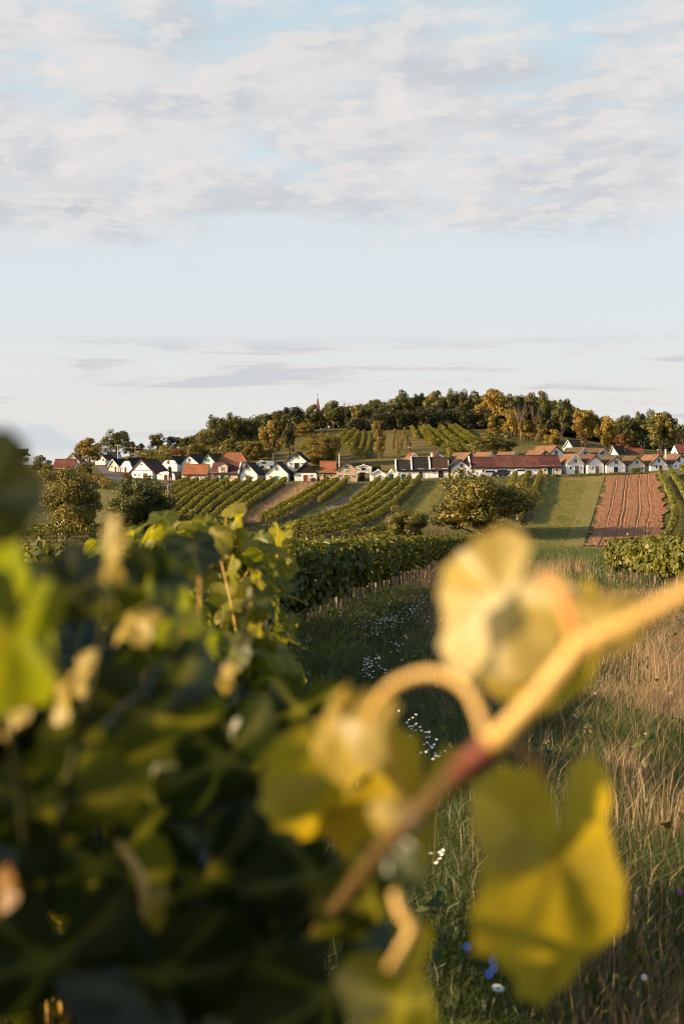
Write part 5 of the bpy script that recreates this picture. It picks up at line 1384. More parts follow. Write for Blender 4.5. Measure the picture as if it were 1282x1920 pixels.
def near_row(label, path, height, width, dens, seed, leaf=.115, split=34.0, post_gap=4.6, far_leaf=.18, group='vine rows of the near field', low=.42):
    rng = np.random.default_rng(2000 + seed)
    o = np.array([path[0, 0], path[0, 1], float(H(path[0, 0], path[0, 1]))])
    r = empty('vine_row', tuple(o)); tag(r, label, 'vine row', group)
    near = path[path[:, 1] <= split]; far = path[path[:, 1] >= split - .5]
    V, F_, A, B = [], [], [], []; base = 0
    for pth, lf, dn, fine in ((near, leaf, dens, True), (far, far_leaf, dens * .42, False)):
        if len(pth) < 3: continue
        C, nrm, size, tone = row_leaves(pth, height, width, lf, dn, rng, low=low, ragged=.16)
        if fine:
            v, f, vn = leaf_instances(T_MID, C, nrm, size * 1.25, rng, spin=.7); k = len(T_MID[1]); tn = np.repeat(tone, k)
        else:
            v, f = leaf_quads(C, nrm, size, rng, wide=.44, down=.5); vn = np.zeros(len(v)); tn = np.concatenate([tone, tone])
        V.append(v); F_.append(f + base); A.append(tn); B.append(vn * .35); base += len(v)
    # upright young shoots above the trellis
    seg = np.linalg.norm(np.diff(path, axis=0), axis=1); cum = np.concatenate([[0], np.cumsum(seg)]); L = cum[-1]
    ns = int(L * 1.6)
    for s in rng.random(ns) * L:
        x, y = np.interp(s, cum, path[:, 0]), np.interp(s, cum, path[:, 1]); z0 = float(H(x, y)) + height * .9
        n = rng.integers(5, 10); hh = rng.uniform(.12, .42); lean = rng.normal(size=2) * .15
        u = np.linspace(0, 1, n)
        C = np.stack([x + rng.normal() * .12 + lean[0] * u + rng.normal(size=n) * .04, y + lean[1] * u + rng.normal(size=n) * .04, z0 + hh * u], -1)
        nrm = unit(rng.normal(size=(n, 3)) + np.array([-.3, 0, .3]))
        v, f = leaf_quads(C, nrm, (leaf if y < split else far_leaf * .7) * rng.uniform(.5, 1.0, n), rng, wide=.45)
        V.append(v); F_.append(f + base); tn = np.clip(rng.normal(.7, .15, n), 0, 1); A.append(np.concatenate([tn, tn])); B.append(np.zeros(len(v))); base += len(v)
    mob('foliage', np.concatenate(V) - o, np.concatenate(F_), M['leaf_vine'], r, fattr=np.concatenate(A), vattr=np.concatenate(B))
    def at(s): return float(np.interp(s, cum, path[:, 0])), float(np.interp(s, cum, path[:, 1]))
    pm = MB().box(-.035, .035, -.035, .035, -.5, height * .99)
    pd = mesh_data('post', pm.v, pm.f, [M['post']])
    s = .3
    k = 0
    while s < L and k < 95:
        x, y = at(s); z = float(H(x, y))
        p_ = link(bpy.data.objects.new('post', pd), r); p_.location = (x - o[0], y - o[1], z - o[2]); p_.rotation_euler = (R.uniform(-.03, .03), R.uniform(-.03, .03), R.uniform(0, 3))
        s += post_gap; k += 1
    s = .8; k = 0; rest = MB()
    while s < L:
        x, y = at(s); z = float(H(x, y)); lx = R.uniform(-.06, .06)
        pts = [(0, 0, -.1), (lx, R.uniform(-.05, .05), height * .22), (lx * .3, R.uniform(-.08, .08), height * .42), (lx * 1.5, R.uniform(-.1, .1), height * .60)]
        if k < 60:
            t_ = MB().tube(pts, [.034, .028, .026, .016], 6).build('trunk', M['bark'], r); t_.location = (x - o[0], y - o[1], z - o[2])
        else:
            rest.tube([(a + x - o[0], b + y - o[1], c + z - o[2]) for a, b, c in pts], [.034, .028, .026, .016], 4)
        s += 1.15; k += 1
    if rest.v: tag(rest.build('trunks', M['bark'], r), kind='stuff')
    for zz_ in (.5, .75, .98):
        pts = [(x - o[0], y - o[1], float(H(x, y)) + height * zz_ - o[2]) for x, y in path[::4]]
        MB().tube(pts, .0022, 3).build('wire', M['wire'], r)
    return r

near_row('long shaded vine row with pale posts running down the near field', line_path(-3.9, .12, 8.5, 152, 160), 1.58, .85, 640, 1, low=.38)
near_row('vine row just behind the long shaded row of the near field', line_path(-6.9, .12, 12, 150, 150), 1.50, .85, 260, 2, split=26)
near_row('third vine row of the near field, furthest from the grass', line_path(-9.9, .12, 18, 148, 150), 1.50, .85, 200, 3, split=20)
near_row('sunlit bushy vine row at the right edge of the near field', line_path(7.2, .072, 30, 58.5, 60), 1.62, 1.2, 420, 4, split=70, leaf=.13, low=.34)
near_row('sunlit vine row behind the bushy one at the right edge', line_path(10.0, .082, 32, 76, 60), 1.62, 1.1, 260, 5, split=40, leaf=.14, low=.34)

# ------------------------------------------------------------------ grass of the near field
def blades(x, y, h, w, lean, rng, segs=2):
    n = len(x)
    z = H(x, y)
    a = rng.random(n) * 2 * math.pi
    bx, by = np.cos(a) * w / 2, np.sin(a) * w / 2
    la = rng.random(n) * 2 * math.pi
    lx, ly = np.cos(la) * lean * h + .10 * h, np.sin(la) * lean * h
    if segs == 2:
        v = np.stack([np.stack([x - bx, y - by, z - .02], -1), np.stack([x + bx, y + by, z - .02], -1),
                      np.stack([x + lx * .3 + bx * .7, y + ly * .3 + by * .7, z + h * .58], -1), np.stack([x + lx * .3 - bx * .7, y + ly * .3 - by * .7, z + h * .58], -1),
                      np.stack([x + lx, y + ly, z + h * (1 - .25 * lean)], -1)], 1).reshape(-1, 3)
        i = np.arange(n) * 5
        f = np.concatenate([np.stack([i, i + 1, i + 2], -1), np.stack([i, i + 2, i + 3], -1), np.stack([i + 3, i + 2, i + 4], -1)], 0); m = 3
    else:
        v = np.stack([np.stack([x - bx, y - by, z - .02], -1), np.stack([x + bx, y + by, z - .02], -1), np.stack([x + lx, y + ly, z + h], -1)], 1).reshape(-1, 3)
        i = np.arange(n) * 3; f = np.stack([i, i + 1, i + 2], -1); m = 1
    return v, f, m

def scatter(n, y0, y1, rng, u0=-.25, u1=.36, pw=1.0):
    y = np.sqrt(y0 ** 2 + (y1 ** 2 - y0 ** 2) * rng.random(n) ** pw)
    x = (u0 + (u1 - u0) * rng.random(n)) * (y + 1.5)
    return x, y

def grass_field():
    rng = np.random.default_rng(77)
    GV, GF, GA, gb = [], [], [], 0
    DV, DF, DA, db = [], [], [], 0
    for n, y0, y1, segs in ((165000, 3.6, 15, 2), (180000, 15, 45, 2), (190000, 45, 172, 1)):
        x, y = scatter(n, y0, y1, rng, pw=1.15)
        keep = ~((x < -3.9 + .12 * y - .25) & (y > 14)) | (rng.random(n) < .25)
        x, y = x[keep], y[keep]; n = len(x)
        d = dryness(x, y)
        isd = rng.random(n) < d * .80
        tall = fnoise(x * .8, y * .5, 3)
        wk = np.maximum(.0045, y * .00042)
        g = ~isd
        hg = (.10 + .26 * tall[g] * rng.uniform(.5, 1.3, g.sum())) * (1 - .25 * (y[g] > 100))
        v, f, m = blades(x[g], y[g], hg, wk[g] * rng.uniform(.7, 1.5, g.sum()), .55, rng, segs)
        GV.append(v); GF.append(f + gb); GA.append(np.tile(np.clip(rng.normal(.38, .2, g.sum()) + .25 * (tall[g] - .5), 0, 1), m)); gb += len(v)
        hd = (.14 + .34 * tall[isd]) * rng.uniform(.45, 1.25, isd.sum())
        v, f, m = blades(x[isd], y[isd], hd, wk[isd] * rng.uniform(.5, .95, isd.sum()), .34, rng, segs)
        DV.append(v); DF.append(f + db); DA.append(np.tile(np.clip(rng.normal(.45, .22, isd.sum()), 0, 1), m)); db += len(v)
    # seeding stalks and broad leaved weeds mixed in
    n = 2600
    x, y = scatter(n, 4.5, 60, rng); x = x + .6
    hs = rng.uniform(.40, .80, n); wk = np.maximum(.0028, y * .00022)
    la = rng.random(n) * 6.28; lx, ly = np.cos(la) * .16 * hs, np.sin(la) * .16 * hs
    v, f, m = blades(x, y, hs, wk, .16, np.random.default_rng(9), 2)
    DV.append(v); DF.append(f + db); DA.append(np.tile(np.clip(rng.normal(.55, .2, n), 0, 1), m)); db += len(v)
    tip = v.reshape(-1, 5, 3)[:, 4]
    for j in range(3):
        v, f = leaf_quads(tip + rng.normal(size=(n, 3)) * .010 - np.array([0, 0, .012 * j]), unit(rng.normal(size=(n, 3))), .022 + y * .0006, rng, wide=.3, down=-1.0)
        DV.append(v); DF.append(f + db); DA.append(np.tile(np.clip(rng.normal(.45, .2, n), 0, 1), 2)); db += len(v)
    n = 900
    x, y = scatter(n, 4.5, 40, rng)
    for j in range(7):
        aa = rng.random(n) * 6.28; rr_ = rng.uniform(.02, .09, n)
        xx, yy = x + np.cos(aa) * rr_, y + np.sin(aa) * rr_
        C = np.stack([xx, yy, H(xx, yy) + rng.uniform(.05, .26, n)], -1)
        v, f = leaf_quads(C, unit(rng.normal(size=(n, 3)) * .5 + np.array([0, -.2, 1.0])), rng.uniform(.05, .12, n), rng, wide=.30)
        GV.append(v); GF.append(f + gb); GA.append(np.tile(np.clip(rng.normal(.45, .2, n), 0, 1), 2)); gb += len(v)
    # a few tall tussocks, sunlight put into their paler tone
    for px, py, hh, k in ((1165, 1500, .42, 130), (1160, 1475, .40, 90), (1245, 1300, .75, 120), (1228, 1290, .7, 70), (1060, 1180, .8, 90), (1020, 1170, .8, 60), (1090, 1175, .7, 70), (1000, 1085, .9, 160), (1080, 1075, .9, 160), (1040, 1075, .8, 120), (905, 1200, .6, 120), (950, 1300, .55, 140), (1240, 1600, .5, 160)):
        dd = 4800.0 / (py - 1001)
        x = (px - W0) / F0 * dd + rng.normal(size=k) * .10 * (1 + dd * .03); y = dd + rng.normal(size=k) * .12 * (1 + dd * .03)
        v, f, m = blades(x, y, hh * rng.uniform(.5, 1.15, k), np.full(k, max(.004, dd * .0003)), .35, rng, 2)
        DV.append(v); DF.append(f + db); DA.append(np.tile(np.clip(rng.normal(.75, .15, k), 0, 1), m)); db += len(v)
    tag(mob('grass', np.concatenate(GV), np.concatenate(GF), M['grass'], fattr=np.concatenate(GA)), kind='stuff')
    tag(mob('dry_grass', np.concatenate(DV), np.concatenate(DF), M['dry'], fattr=np.concatenate(DA)), kind='stuff')
    # tufts on the dry plot, verges and path banks of the hill
    V, F_, A, b = [], [], [], 0
    for _ in range(1):
        n = 26000
        t = rng.random(n); u = rng.random(n)
        A_ = poly_pts([(546, 910), (500, 942), (458, 968), (425, 990)], 200); B_ = poly_pts([(600, 908), (560, 936), (510, 962), (478, 984)], 200)
        k = (t * 199).astype(int)
        xy = A_[k] * (1 - u[:, None]) + B_[k] * u[:, None] + rng.normal(size=(n, 2)) * .25
        v, f, m = blades(xy[:, 0], xy[:, 1], rng.uniform(.3, .85, n), np.full(n, .07), .45, rng, 1)
        V.append(v); F_.append(f + b); A.append(np.tile(np.clip(rng.normal(.6, .2, n), 0, 1), m)); b += len(v)
    tag(mob('dry_grass', np.concatenate(V), np.concatenate(F_), M['dry'], fattr=np.concatenate(A)), kind='stuff')
    V, F_, A, b = [], [], [], 0
    n = 60000
    y = rng.uniform(172, 300, n); x = rng.uniform(-.26, .27, n) * y
    h = .10 + .28 * fnoise(x * .3, y * .2, 3)
    v, f, m = blades(x, y, h, np.full(n, .11), .5, rng, 1)
    keepv = None
    tag(mob('grass', v, f, M['grass'], fattr=np.tile(np.clip(rng.normal(.62, .2, n), 0, 1), m)), kind='stuff')
grass_field()

# ------------------------------------------------------------------ wild flowers
def flower_head(mb, c, r, nrm, n=9):
    nrm = Vector(nrm).normalized(); a = nrm.orthogonal().normalized(); b = nrm.cross(a)
    c = Vector(c)
    for k in range(n):
        w = 2 * math.pi * k / n; w2 = w + math.pi / n * .9; w1 = w - math.pi / n * .9
        mb.add([c, c + (a * math.cos(w1) + b * math.sin(w1)) * r * .7 + nrm * r * .1, c + (a * math.cos(w) + b * math.sin(w)) * r + nrm * r * .05, c + (a * math.cos(w2) + b * math.sin(w2)) * r * .7 + nrm * r * .1], [(0, 1, 2, 3)])

def clump(label, px, py, hh, wpx, n, seed, rr=.0095):
    rng = random.Random(seed)
    n = int(n * .5)
    dd = F0 * (1.8 - hh) / (py - 1001)
    x = (px - W0) / F0 * dd; z = float(H(x, dd)); w = wpx / F0 * dd
    r = empty('wildflower_clump', (x, dd, z)); tag(r, label, 'wildflowers', 'white wildflower clumps in the grass')
    st, bl = MB(), MB()
    for k in range(n):
        ox, oy = rng.gauss(0, w * .30), rng.gauss(0, w * .5); h = hh * rng.uniform(.72, 1.15)
        bx, by = ox * .6, oy * .6
        st.tube([(bx, by, -.02), (ox * .9, oy * .9, h * .6), (ox, oy, h)], [.0025, .002, .0015], 3)
        flower_head(bl, (ox, oy, h), rr * rng.uniform(.7, 1.3) * (1 + dd * .012), (rng.uniform(-.5, .3), rng.uniform(-.9, -.1), 1), 8)
    st.build('stems', M['grass'], r); bl.build('blossoms', M['petal_white'], r)
for a in (('white wildflowers in the wide far patch, left part', 705, 1172, .5, 46, 60, 1), ('white wildflowers in the wide far patch, dense middle', 735, 1160, .5, 40, 80, 2), ('white wildflowers at the right end of the far patch', 772, 1146, .5, 46, 80, 3), ('thin white wildflowers beside the shaded vine row', 792, 1122, .5, 20, 20, 4),
          ('compact bright white wildflower clump in the middle of the shaded grass', 697, 1242, .45, 40, 75, 5), ('sparse white wildflowers right of the compact clump', 745, 1214, .45, 24, 22, 6), ('white wildflowers seen through the tendril arch', 805, 1385, .45, 62, 60, 7), ('small white wildflowers under the tendril arch', 765, 1345, .45, 40, 24, 8), ('few small white daisies low in the dark grass', 825, 1597, .25, 26, 12, 9)):
    clump(*a)

def single(label, px, py, hh, mat, seed, r_=.018, name='blue_wildflower', group='blue wildflowers in the dark grass', tilt=None):
    rng = random.Random(seed)
    dd = F0 * (1.8 - hh) / (py - 1001); x = (px - W0) / F0 * dd; z = float(H(x, dd))
    r = empty(name, (x, dd, z)); tag(r, label, 'wildflower', group)
    hx = rng.uniform(-.05, .05)
    MB().tube([(hx, 0.03, -.03), (hx * .5, .01, hh * .6), (0, 0, hh)], [.003, .0025, .002], 4).build('stem', M['grass'], r)
    m = MB(); flower_head(m, (0, 0, hh), r_, tilt or (rng.uniform(-.4, .4), -1, .7), 12); m.build('petals', M[mat], r)
    m = MB(); m.tube([(0, -.003, hh), (0, -.004, hh + .004)], [r_ * .25, r_ * .12], 6); m.build('flower_centre', M['leaf_yellow'], r)
single('blue wildflower standing alone left of the other blue ones', 875, 1775, .34, 'petal_blue', 1)
single('uppermost blue wildflower of the little upright group', 926, 1789, .34, 'petal_blue', 2)
single('second blue wildflower from the top of the upright group', 923, 1802, .33, 'petal_blue', 3)
single('blue wildflower below the second one of the upright group', 925, 1816, .31, 'petal_blue', 4)
single('lowest blue wildflower of the upright group', 916, 1826, .30, 'petal_blue', 5)
single('white daisy lying wide open at the bottom of the grass', 933, 1853, .30, 'petal_white', 6, .024, 'daisy', 'single flowers in the dark grass', (.1, -.25, 1))
single('tiny white daisy right of the big hanging leaf', 1207, 1832, .28, 'petal_white', 7, .012, 'daisy', 'single flowers in the dark grass')
single('pink wildflower in the dry grass at the right edge', 1273, 1672, .32, 'petal_pink', 8, .015, 'pink_wildflower', 'single flowers in the dark grass')

# ------------------------------------------------------------------ the vine close to the camera
def vine_plants():
    rng = np.random.default_rng(404)
    segs = [(0.95, 1.75), (1.75, 2.7), (2.7, 3.7), (3.7, 4.7), (4.7, 6.0)]
    labels = ['nearest grapevine, dark and out of focus at the lower left', 'blurred grapevine just behind the nearest one', 'grapevine in the middle of the close row', 'grapevine with glossy leaves before the last of the close row', 'sunlit bushy grapevine that ends the close row']
    for k, ((y0, y1), lb) in enumerate(zip(segs, labels)):
        xm = -.48; ym = (y0 + y1) / 2
        o = np.array([xm, ym, float(H(xm, ym))])
        r = empty('grapevine', tuple(o)); tag(r, lb, 'grapevine', 'grapevines of the close row')
        V, F_, A, B = [], [], [], []; base = 0
        n = int((y1 - y0) * (560 if k < 4 else 620))
        y = rng.uniform(y0 - .08, y1 + (.1 if k < 4 else .05), n)
        a = rng.random(n) * 2 * math.pi; rr = rng.random(n) ** .33
        sq = 1 + (1 / np.maximum(np.abs(np.cos(a)), np.abs(np.sin(a))) - 1) * .6
        wid = .37 * (.82 + .5 * fnoise(y * 1.7, y * 0 + 2, 3))
        xc = -.47 + .05 * (fnoise(y * 1.1, y * 0 + 8, 2) - .5)
        gz = -1.8 - .05 * y
        ztop = -.30 - .05 * (y - 2) + .20 * (fnoise(y * 2.0 + 4, y * 0 + 5, 3) - .5)
        if k == 4: ztop = ztop + .24; xc = xc - .10
        if k == 3: ztop = ztop + .06; xc = xc - .07
        if k == 0: ztop = ztop - .02
        zlo = gz + .42 + .25 * fnoise(y * 2, y * 0 + 1, 2)
        zc, zh = (ztop + zlo) / 2, (ztop - zlo) / 2
        X = xc + np.cos(a) * rr * sq * wid
        Z = zc + np.clip(np.sin(a) * rr * sq, -1.05, 1.1) * zh
        C = np.stack([X, y, Z + CAMZ], -1)
        nrm = unit(np.stack([np.cos(a) * .9, np.full(n, -.25), np.sin(a) * .6 + .35], -1) + rng.normal(size=(n, 3)) * .5)
        size = rng.uniform(.065, .150, n)
        if k == 0:      # unseen leaf wall left of the frame, added to shade the near leaves
            n2 = 1700
            C2 = np.stack([rng.uniform(-1.05, -.42, n2), rng.uniform(.10, 3.0, n2), np.zeros(n2)], -1)
            C2[:, 0] = np.minimum(C2[:, 0], -.245 * C2[:, 1] - .09 + np.where(C2[:, 1] < 1.0, .0, -.02)); C2[:, 0] = np.where(C2[:, 0] > -.40, C2[:, 0] - .25, C2[:, 0])
            zt2 = -.085 - .34 * np.exp(-((C2[:, 1] - .61) / .16) ** 2) + .34 * (fnoise(C2[:, 1] * 3.1, C2[:, 0] * 3 + 2, 3) - .5)  # dip in the added wall's top lets sun through to the shoot
            C2[:, 2] = CAMZ + zt2 - .75 * rng.random(n2) ** 1.5
            n2r = unit(np.stack([-np.ones(n2) * .7, np.zeros(n2), np.full(n2, .4)], -1) + rng.normal(size=(n2, 3)) * .5)
            C = np.concatenate([C, C2]); nrm = np.concatenate([nrm, n2r]); size = np.concatenate([size, rng.uniform(.08, .15, n2)]); n += n2
        which = rng.integers(0, 4, n)
        for q in range(4):
            s = which == q
            v, f, vn = leaf_instances(T_FINE[q] if y0 < 9 else T_MID, C[s], nrm[s], size[s] * .95, rng, spin=.65)
            tn = np.clip(rng.normal(.5, .24, s.sum()), 0, 1)
            V.append(v); F_.append(f + base); A.append(np.repeat(tn, len(T_FINE[q][1]))); B.append(vn); base += len(v)
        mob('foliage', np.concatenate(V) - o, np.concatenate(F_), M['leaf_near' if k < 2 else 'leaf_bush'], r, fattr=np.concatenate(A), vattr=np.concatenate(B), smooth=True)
        tr = MB()
        tr.tube([(0, 0, -.15), (.02, .03, .3), (-.03, -.02, .7), (.02, .05, 1.0)], [.035, .03, .026, .02], 8)
        tr.build('trunk', M['bark'], r)
        for j in range(7):
            rg = random.Random(k * 20 + j)
            s0 = Vector((0, rg.uniform(-.3, .3), .7 + rg.uniform(-.1, .25)))
            e = Vector((rg.uniform(-.25, .34), rg.uniform(-.45, .45), 1.35 + rg.uniform(-.1, .22)))
            m_ = s0.lerp(e, .5) + Vector((rg.uniform(-.12, .12), rg.uniform(-.1, .1), .08))
            pts = spline([s0, m_, e], 9)
            MB().tube(pts, np.linspace(.006, .0028, 9), 6).build('cane', M['cane'], r)
        # young shoots rising above the canopy
        for j in range(5 if k < 4 else 9):
            rg = random.Random(500 + k * 20 + j)
            bx, by = rg.uniform(-.80, -.24 if k > 2 else -.16), rg.uniform(y0, y1)
            if k == 0: by = rg.uniform(y0 + .35, y1)
            b0 = Vector((bx, by, CAMZ - .42 - .05 * (by - 2) + (.17 if k == 4 else 0)))
            hh = rg.uniform(.16, .34) * (.7 if k > 2 else 1)
            e = b0 + Vector((rg.uniform(-.10, .14), rg.uniform(-.08, .08), hh))
            pts = spline([b0, b0.lerp(e, .5) + Vector((rg.uniform(-.03, .03), 0, 0)), e], 8)
            sh = MB().tube(pts - o, np.linspace(.0035, .0015, 8), 5).build('shoot', M['cane'], r)
            m = 6; C = pts[np.linspace(1, 7, m).astype(int)] + np.array([[rg.uniform(-.04, .04), rg.uniform(-.04, .04), 0] for _ in range(m)])
            nr = unit(np.array([[rg.uniform(-1, .6), rg.uniform(-1, .4), rg.uniform(-.1, .8)] for _ in range(m)]))
            v, f, vn = leaf_instances(T_FINE[j % 4], C, nr, np.array([rg.uniform(.045, .10) for _ in range(m)]), rng, spin=.9)
            mob('shoot_leaves', v - o, f, M['leaf_near' if k < 2 else 'leaf_bush'], sh, fattr=np.repeat(np.clip(rng.normal(.75, .15, m), 0, 1), len(T_FINE[0][1])), vattr=vn, smooth=True)

def cane_mat():
    m, t, out = new_mat('green_cane')
    tcn = t.new('ShaderNodeTexCoord')
    n = t.noise(tcn.outputs['Object'], 9.0, 3)
    n2 = t.noise(tcn.outputs['Object'], 60.0, 3)
    c = t.mix(t.smooth(n, .35, .62), (0.62, 0.39, 0.12), (0.50, 0.33, 0.08))
    c = t.mix(t.math('MULTIPLY', t.smooth(n2, .55, .75), .3), c, (0.22, 0.09, 0.035))
    b = principled(t, c, 0.45, 0.35)
    b.inputs['Subsurface Weight'].default_value = 0.25
    b.inputs['Subsurface Radius'].default_value = (.006, .003, .001)
    b.inputs['Subsurface Scale'].default_value = 1.0
    t.l.new(b.outputs[0], out.inputs['Surface'])
    return m
M['cane'] = cane_mat()
M['cane_red'] = simple('reddish_cane', (0.20, 0.055, 0.030), rough=.5, var=.4, scale=30)
M['cane_dark'] = simple('olive_cane', (0.13, 0.080, 0.026), rough=.5, var=.4, scale=30)
M['cane_shaded'] = simple('shaded_green_cane', (0.045, 0.048, 0.016), rough=.6, var=.4, scale=30)  # darker copy of the cane, shade put into its colour
M['petiole'] = simple('orange_petiole', (0.62, 0.24, 0.060), rough=.45, var=.3, scale=25)
vine_plants()

def big_leaf(parent, o, px, py, d, size, tipdeg, yaw, pitch, mat='leaf_near', tmpl=0, tone=.6, curl=1.0, name='leaf', sx=1.0, label=None):
    """single leaf: tipdeg is the direction of its tip as seen from the camera, yaw and pitch turn it away from facing the camera"""
    V, F_, A = T_FINE[tmpl]
    V = V.copy(); V[:, 2] *= curl; V[:, 0] *= sx
    V[:, 1] -= .12
    a = math.radians(tipdeg - 90)
    base = Matrix.Rotation(math.radians(90), 3, 'X')           # leaf stands upright, face towards the camera
    rot = Matrix.Rotation(math.radians(yaw), 3, 'Z') @ Matrix.Rotation(math.radians(pitch), 3, 'X') @ Matrix.Rotation(-a, 3, 'Y') @ base
    c = P(px, py, d)
    v = np.array([rot @ Vector(p * size) for p in V]) + np.array(c)
    ob = mob(name, v - np.array(o), F_, M[mat], parent, fattr=np.clip(np.random.default_rng(int(abs(px) * 7 + py)).normal(tone, .03, len(F_)), 0, 1), vattr=A, smooth=True)
    if label: ob['label'] = label
    return ob

def stem(parent, o, pts, radii, mat, name='cane', n=48):
    q = spline([P(*p) for p in pts], n)
    rr = np.interp(np.linspace(0, 1, n), np.linspace(0, 1, len(radii)), radii)
    return MB().tube([Vector(p) - Vector(o) for p in q], rr, 12).build(name, M[mat], parent, smooth=True)

# shoot reaching across the picture on the right
so_ = P(700, 1640, .62)
sr = empty('grapevine_shoot', so_); tag(sr, 'long arching grapevine shoot with big yellow leaves reaching in front of the meadow', 'vine shoot')
stem(sr, so_, [(560, 1790, 1.05), (640, 1690, .80), (720, 1590, .63), (800, 1508, .60), (862, 1448, .575)], [0.0036, 0.0040, 0.0042, 0.0042, 0.0043], 'cane_dark', 'cane')
stem(sr, so_, [(858, 1452, .576), (885, 1425, .57), (925, 1390, .562)], [0.0043, 0.0048, 0.0044], 'cane_red', 'cane', 16)
stem(sr, so_, [(921, 1394, .563), (950, 1368, .557), (1020, 1295, .55), (1088, 1212, .545)], [0.0043, 0.0042, 0.0041, 0.0045], 'cane', 'cane')
stem(sr, so_, [(1086, 1214, .545), (1130, 1192, .54), (1200, 1158, .535), (1320, 1092, .53)], [0.0043, 0.0036, 0.0035, 0.0034], 'cane', 'cane')
MB().tube([P(1074, 1228, .545) - so_, P(1084, 1216, .545) - so_, P(1096, 1206, .545) - so_, P(1106, 1199, .545) - so_], [.0034, .0058, .0056, .0034], 12).build('node', M['cane'], sr, smooth=True)
stem(sr, so_, [(1088, 1208, .545), (1066, 1150, .552), (1048, 1112, .562), (1022, 1088, .585)], [0.0027, 0.0025, 0.0025, 0.0023], 'petiole', 'petiole', 24)
stem(sr, so_, [(912, 1400, .565), (902, 1345, .57), (872, 1288, .58), (812, 1262, .59), (745, 1280, .60), (706, 1318, .61), (690, 1362, .62)], [0.0022, 0.0022, 0.0022, 0.0021, 0.0020, 0.0018, 0.0016], 'cane', 'tendril', 60)
stem(sr, so_, [(738, 1672, .66), (752, 1712, .655), (772, 1740, .652), (752, 1782, .65), (728, 1818, .645)], [0.0018, 0.0026, 0.0029, 0.0026, 0.0018], 'cane', 'tendril', 40)
stem(sr, so_, [(930, 1385, .56), (968, 1402, .60), (1000, 1430, .68), (1030, 1478, .78)], [0.0018, 0.0018, 0.0016, 0.0014], 'petiole', 'petiole', 24)
big_leaf(sr, so_, 945, 1124, .665, .074, 232, -36, -14, 'leaf_yellow', 0, .75, .7)
big_leaf(sr, so_, 936, 1198, .69, .056, 262, -40, 8, 'leaf_yellow', 1, .65, .8)
big_leaf(sr, so_, 1068, 1192, .70, .080, 262, 40, 8, 'leaf_amber', 2, .2, 1.2)
big_leaf(sr, so_, 1112, 1155, .62, .035, 60, -40, -35, 'leaf_yellow', 3, .8, 1.6)
big_leaf(sr, so_, 1046, 1612, .80, .150, 272, 26, 2, 'leaf_amber', 1, .5, .75, sx=.70)
big_leaf(sr, so_, 640, 1352, .70, .052, 265, -48, -20, 'leaf_yellow', 2, .7, 1.5)
big_leaf(sr, so_, 640, 1440, .90, .098, 280, 45, 10, 'leaf_amber', 3, .3, 1.2)
big_leaf(sr, so_, 772, 1500, .92, .112, 250, 40, 15, 'leaf_amber', 0, .0, 1.3)
big_leaf(sr, so_, 724, 1516, .66, .020, 270, -30, -20, 'leaf_yellow', 1, .6, 1.4)  # tiny pale leaf, its colour stands in for a sun glint
big_leaf(sr, so_, 700, 1690, .85, .075, 240, 40, 25, 'leaf_near', 2, .55, 1.2)
big_leaf(sr, so_, 735, 1572, .72, .050, 200, -60, -30, 'leaf_near', 3, .7, 1.4)
big_leaf(sr, so_, 752, 1880, .78, .10, 280, 55, 5, 'leaf_near', 0, .8, 1.3)

# leaves of the nearest vine standing right before the lens on the left
no_ = P(120, 1500, .85)
nr_ = empty('grapevine_shoot', no_); tag(nr_, 'blurred leafy grapevine shoot filling the lower left corner', 'vine shoot')
stem(nr_, no_, [(60, 2000, 1.0), (90, 1700, .95), (140, 1420, .88), (180, 1260, .85), (204, 1120, .82), (205, 1080, .82)], [.0040, .0036, .0030, .0022, .0014, .001], 'cane_shaded', 'cane')
stem(nr_, no_, [(140, 1420, .88), (230, 1330, .95), (330, 1240, 1.05), (400, 1180, 1.15)], [.0028, .0026, .0022, .0016], 'cane_shaded', 'cane')
stem(nr_, no_, [(60, 1700, .95), (40, 1480, .85), (10, 1340, .78)], [.0035, .0028, .0018], 'cane_shaded', 'cane')
stem(nr_, no_, [(215, 1572, 1.0), (262, 1640, .98), (275, 1720, .97)], [.0028, .0034, .0030], 'cane', 'tendril', 24)
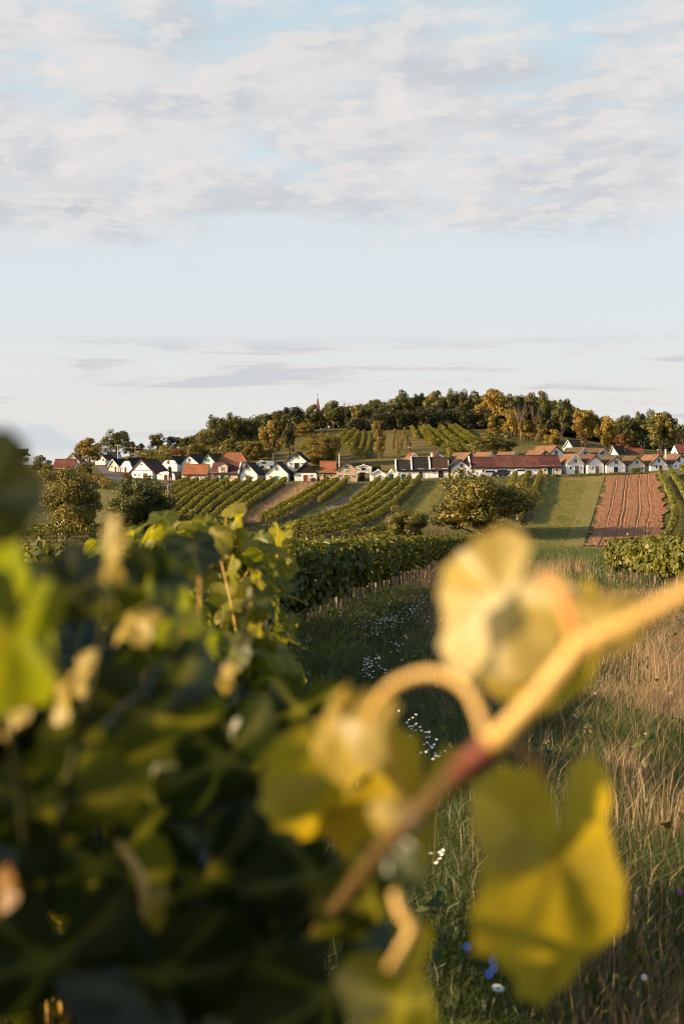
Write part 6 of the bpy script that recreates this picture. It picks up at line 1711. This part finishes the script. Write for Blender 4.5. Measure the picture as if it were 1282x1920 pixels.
for a in ((-32, 935, .60, .052, 70, 25, 12, 'leaf_oak', 0, .15, 1.0),  # dark tree leaf colour stands in for this vine leaf's shade
          (18, 1195, .70, .088, 255, 48, 8, 'leaf_lime', 1, .6, 1.2),
          (-30, 1110, .72, .070, 120, 45, 10, 'leaf_lime', 2, .6, 1.2),
          (128, 1112, .88, .055, 20, 30, 15, 'leaf_dark', 3, .05, 1.0),
          (205, 1045, .82, .042, 95, -40, -5, 'leaf_yellow', 0, .55, 1.2, .42),
          (205, 1120, .86, .036, 270, 50, 0, 'leaf_near', 1, .8, 1.2, .5),
          (292, 1066, 1.15, .062, 30, 35, -45, 'leaf_lime', 2, .5, 1.1),
          (300, 1105, 1.15, .080, 240, 35, 30, 'leaf_near', 3, .25, 1.0),
          (330, 1150, 1.10, .050, 290, 40, -20, 'leaf_lime', 0, .6, 1.2),
          (372, 1212, 1.15, .050, 260, 40, 12, 'leaf_lime', 1, .4, 1.1),
          (250, 1160, 1.00, .040, 330, -50, -55, 'leaf_yellow', 2, .5, 1.3),
          (418, 1262, 1.05, .024, 270, -60, -20, 'leaf_yellow', 3, .9, 1.4),  # small pale leaves from here on stand in for sun glints
          (112, 1312, .90, .030, 240, -62, -20, 'leaf_yellow', 0, .9, 1.4),
          (146, 1252, .98, .034, 300, -58, -25, 'leaf_yellow', 1, .8, 1.4),
          (20, 1330, .85, .032, 230, -60, -30, 'leaf_yellow', 2, .9, 1.4),
          (285, 1345, 1.00, .125, 280, 30, 22, 'leaf_near', 3, .15, 1.0),
          (180, 1440, .95, .110, 250, 25, 30, 'leaf_near', 0, .30, 1.0),
          (80, 1500, .90, .120, 290, 20, 35, 'leaf_near', 1, .15, 1.0),
          (420, 1420, 1.10, .115, 270, 35, 20, 'leaf_near', 2, .10, 1.0),
          (520, 1500, 1.15, .110, 260, 30, 15, 'leaf_near', 3, .05, 1.0),
          (280, 1435, 1.00, .045, 280, -45, -10, 'leaf_near', 0, .95, 1.3),
          (430, 1380, 1.15, .040, 280, -45, -10, 'leaf_near', 1, .95, 1.3),
          (436, 1532, 1.10, .024, 280, -50, -10, 'leaf_yellow', 2, .1, 1.3),
          (275, 1700, .97, .036, 275, -50, 0, 'leaf_yellow', 3, .1, 1.3),
          (5, 1660, .80, .030, 265, -60, -15, 'leaf_rusty', 0, .8, 1.3),
          (180, 1620, 1.0, .12, 270, 20, 30, 'leaf_near', 1, .1, 1.0),
          (380, 1650, 1.05, .13, 280, 25, 25, 'leaf_near', 2, .05, 1.0),
          (90, 1800, .90, .13, 260, 25, 28, 'leaf_near', 3, .05, 1.0),
          (300, 1830, .95, .13, 290, 20, 30, 'leaf_near', 0, .05, 1.0),
          (500, 1780, 1.05, .13, 270, 30, 20, 'leaf_near', 1, .05, 1.0),
          (590, 1640, 1.05, .11, 250, 35, 15, 'leaf_near', 2, .1, 1.0),
          (620, 1860, .95, .12, 280, 30, 20, 'leaf_near', 3, .1, 1.0),
          (560, 1330, 1.25, .085, 260, 35, 25, 'leaf_near', 0, .2, 1.0)):
    a = list(a)
    sx_ = a.pop() if len(a) == 12 else 1.0
    if a[7] == 'leaf_rusty': a[7] = 'leaf_rust'
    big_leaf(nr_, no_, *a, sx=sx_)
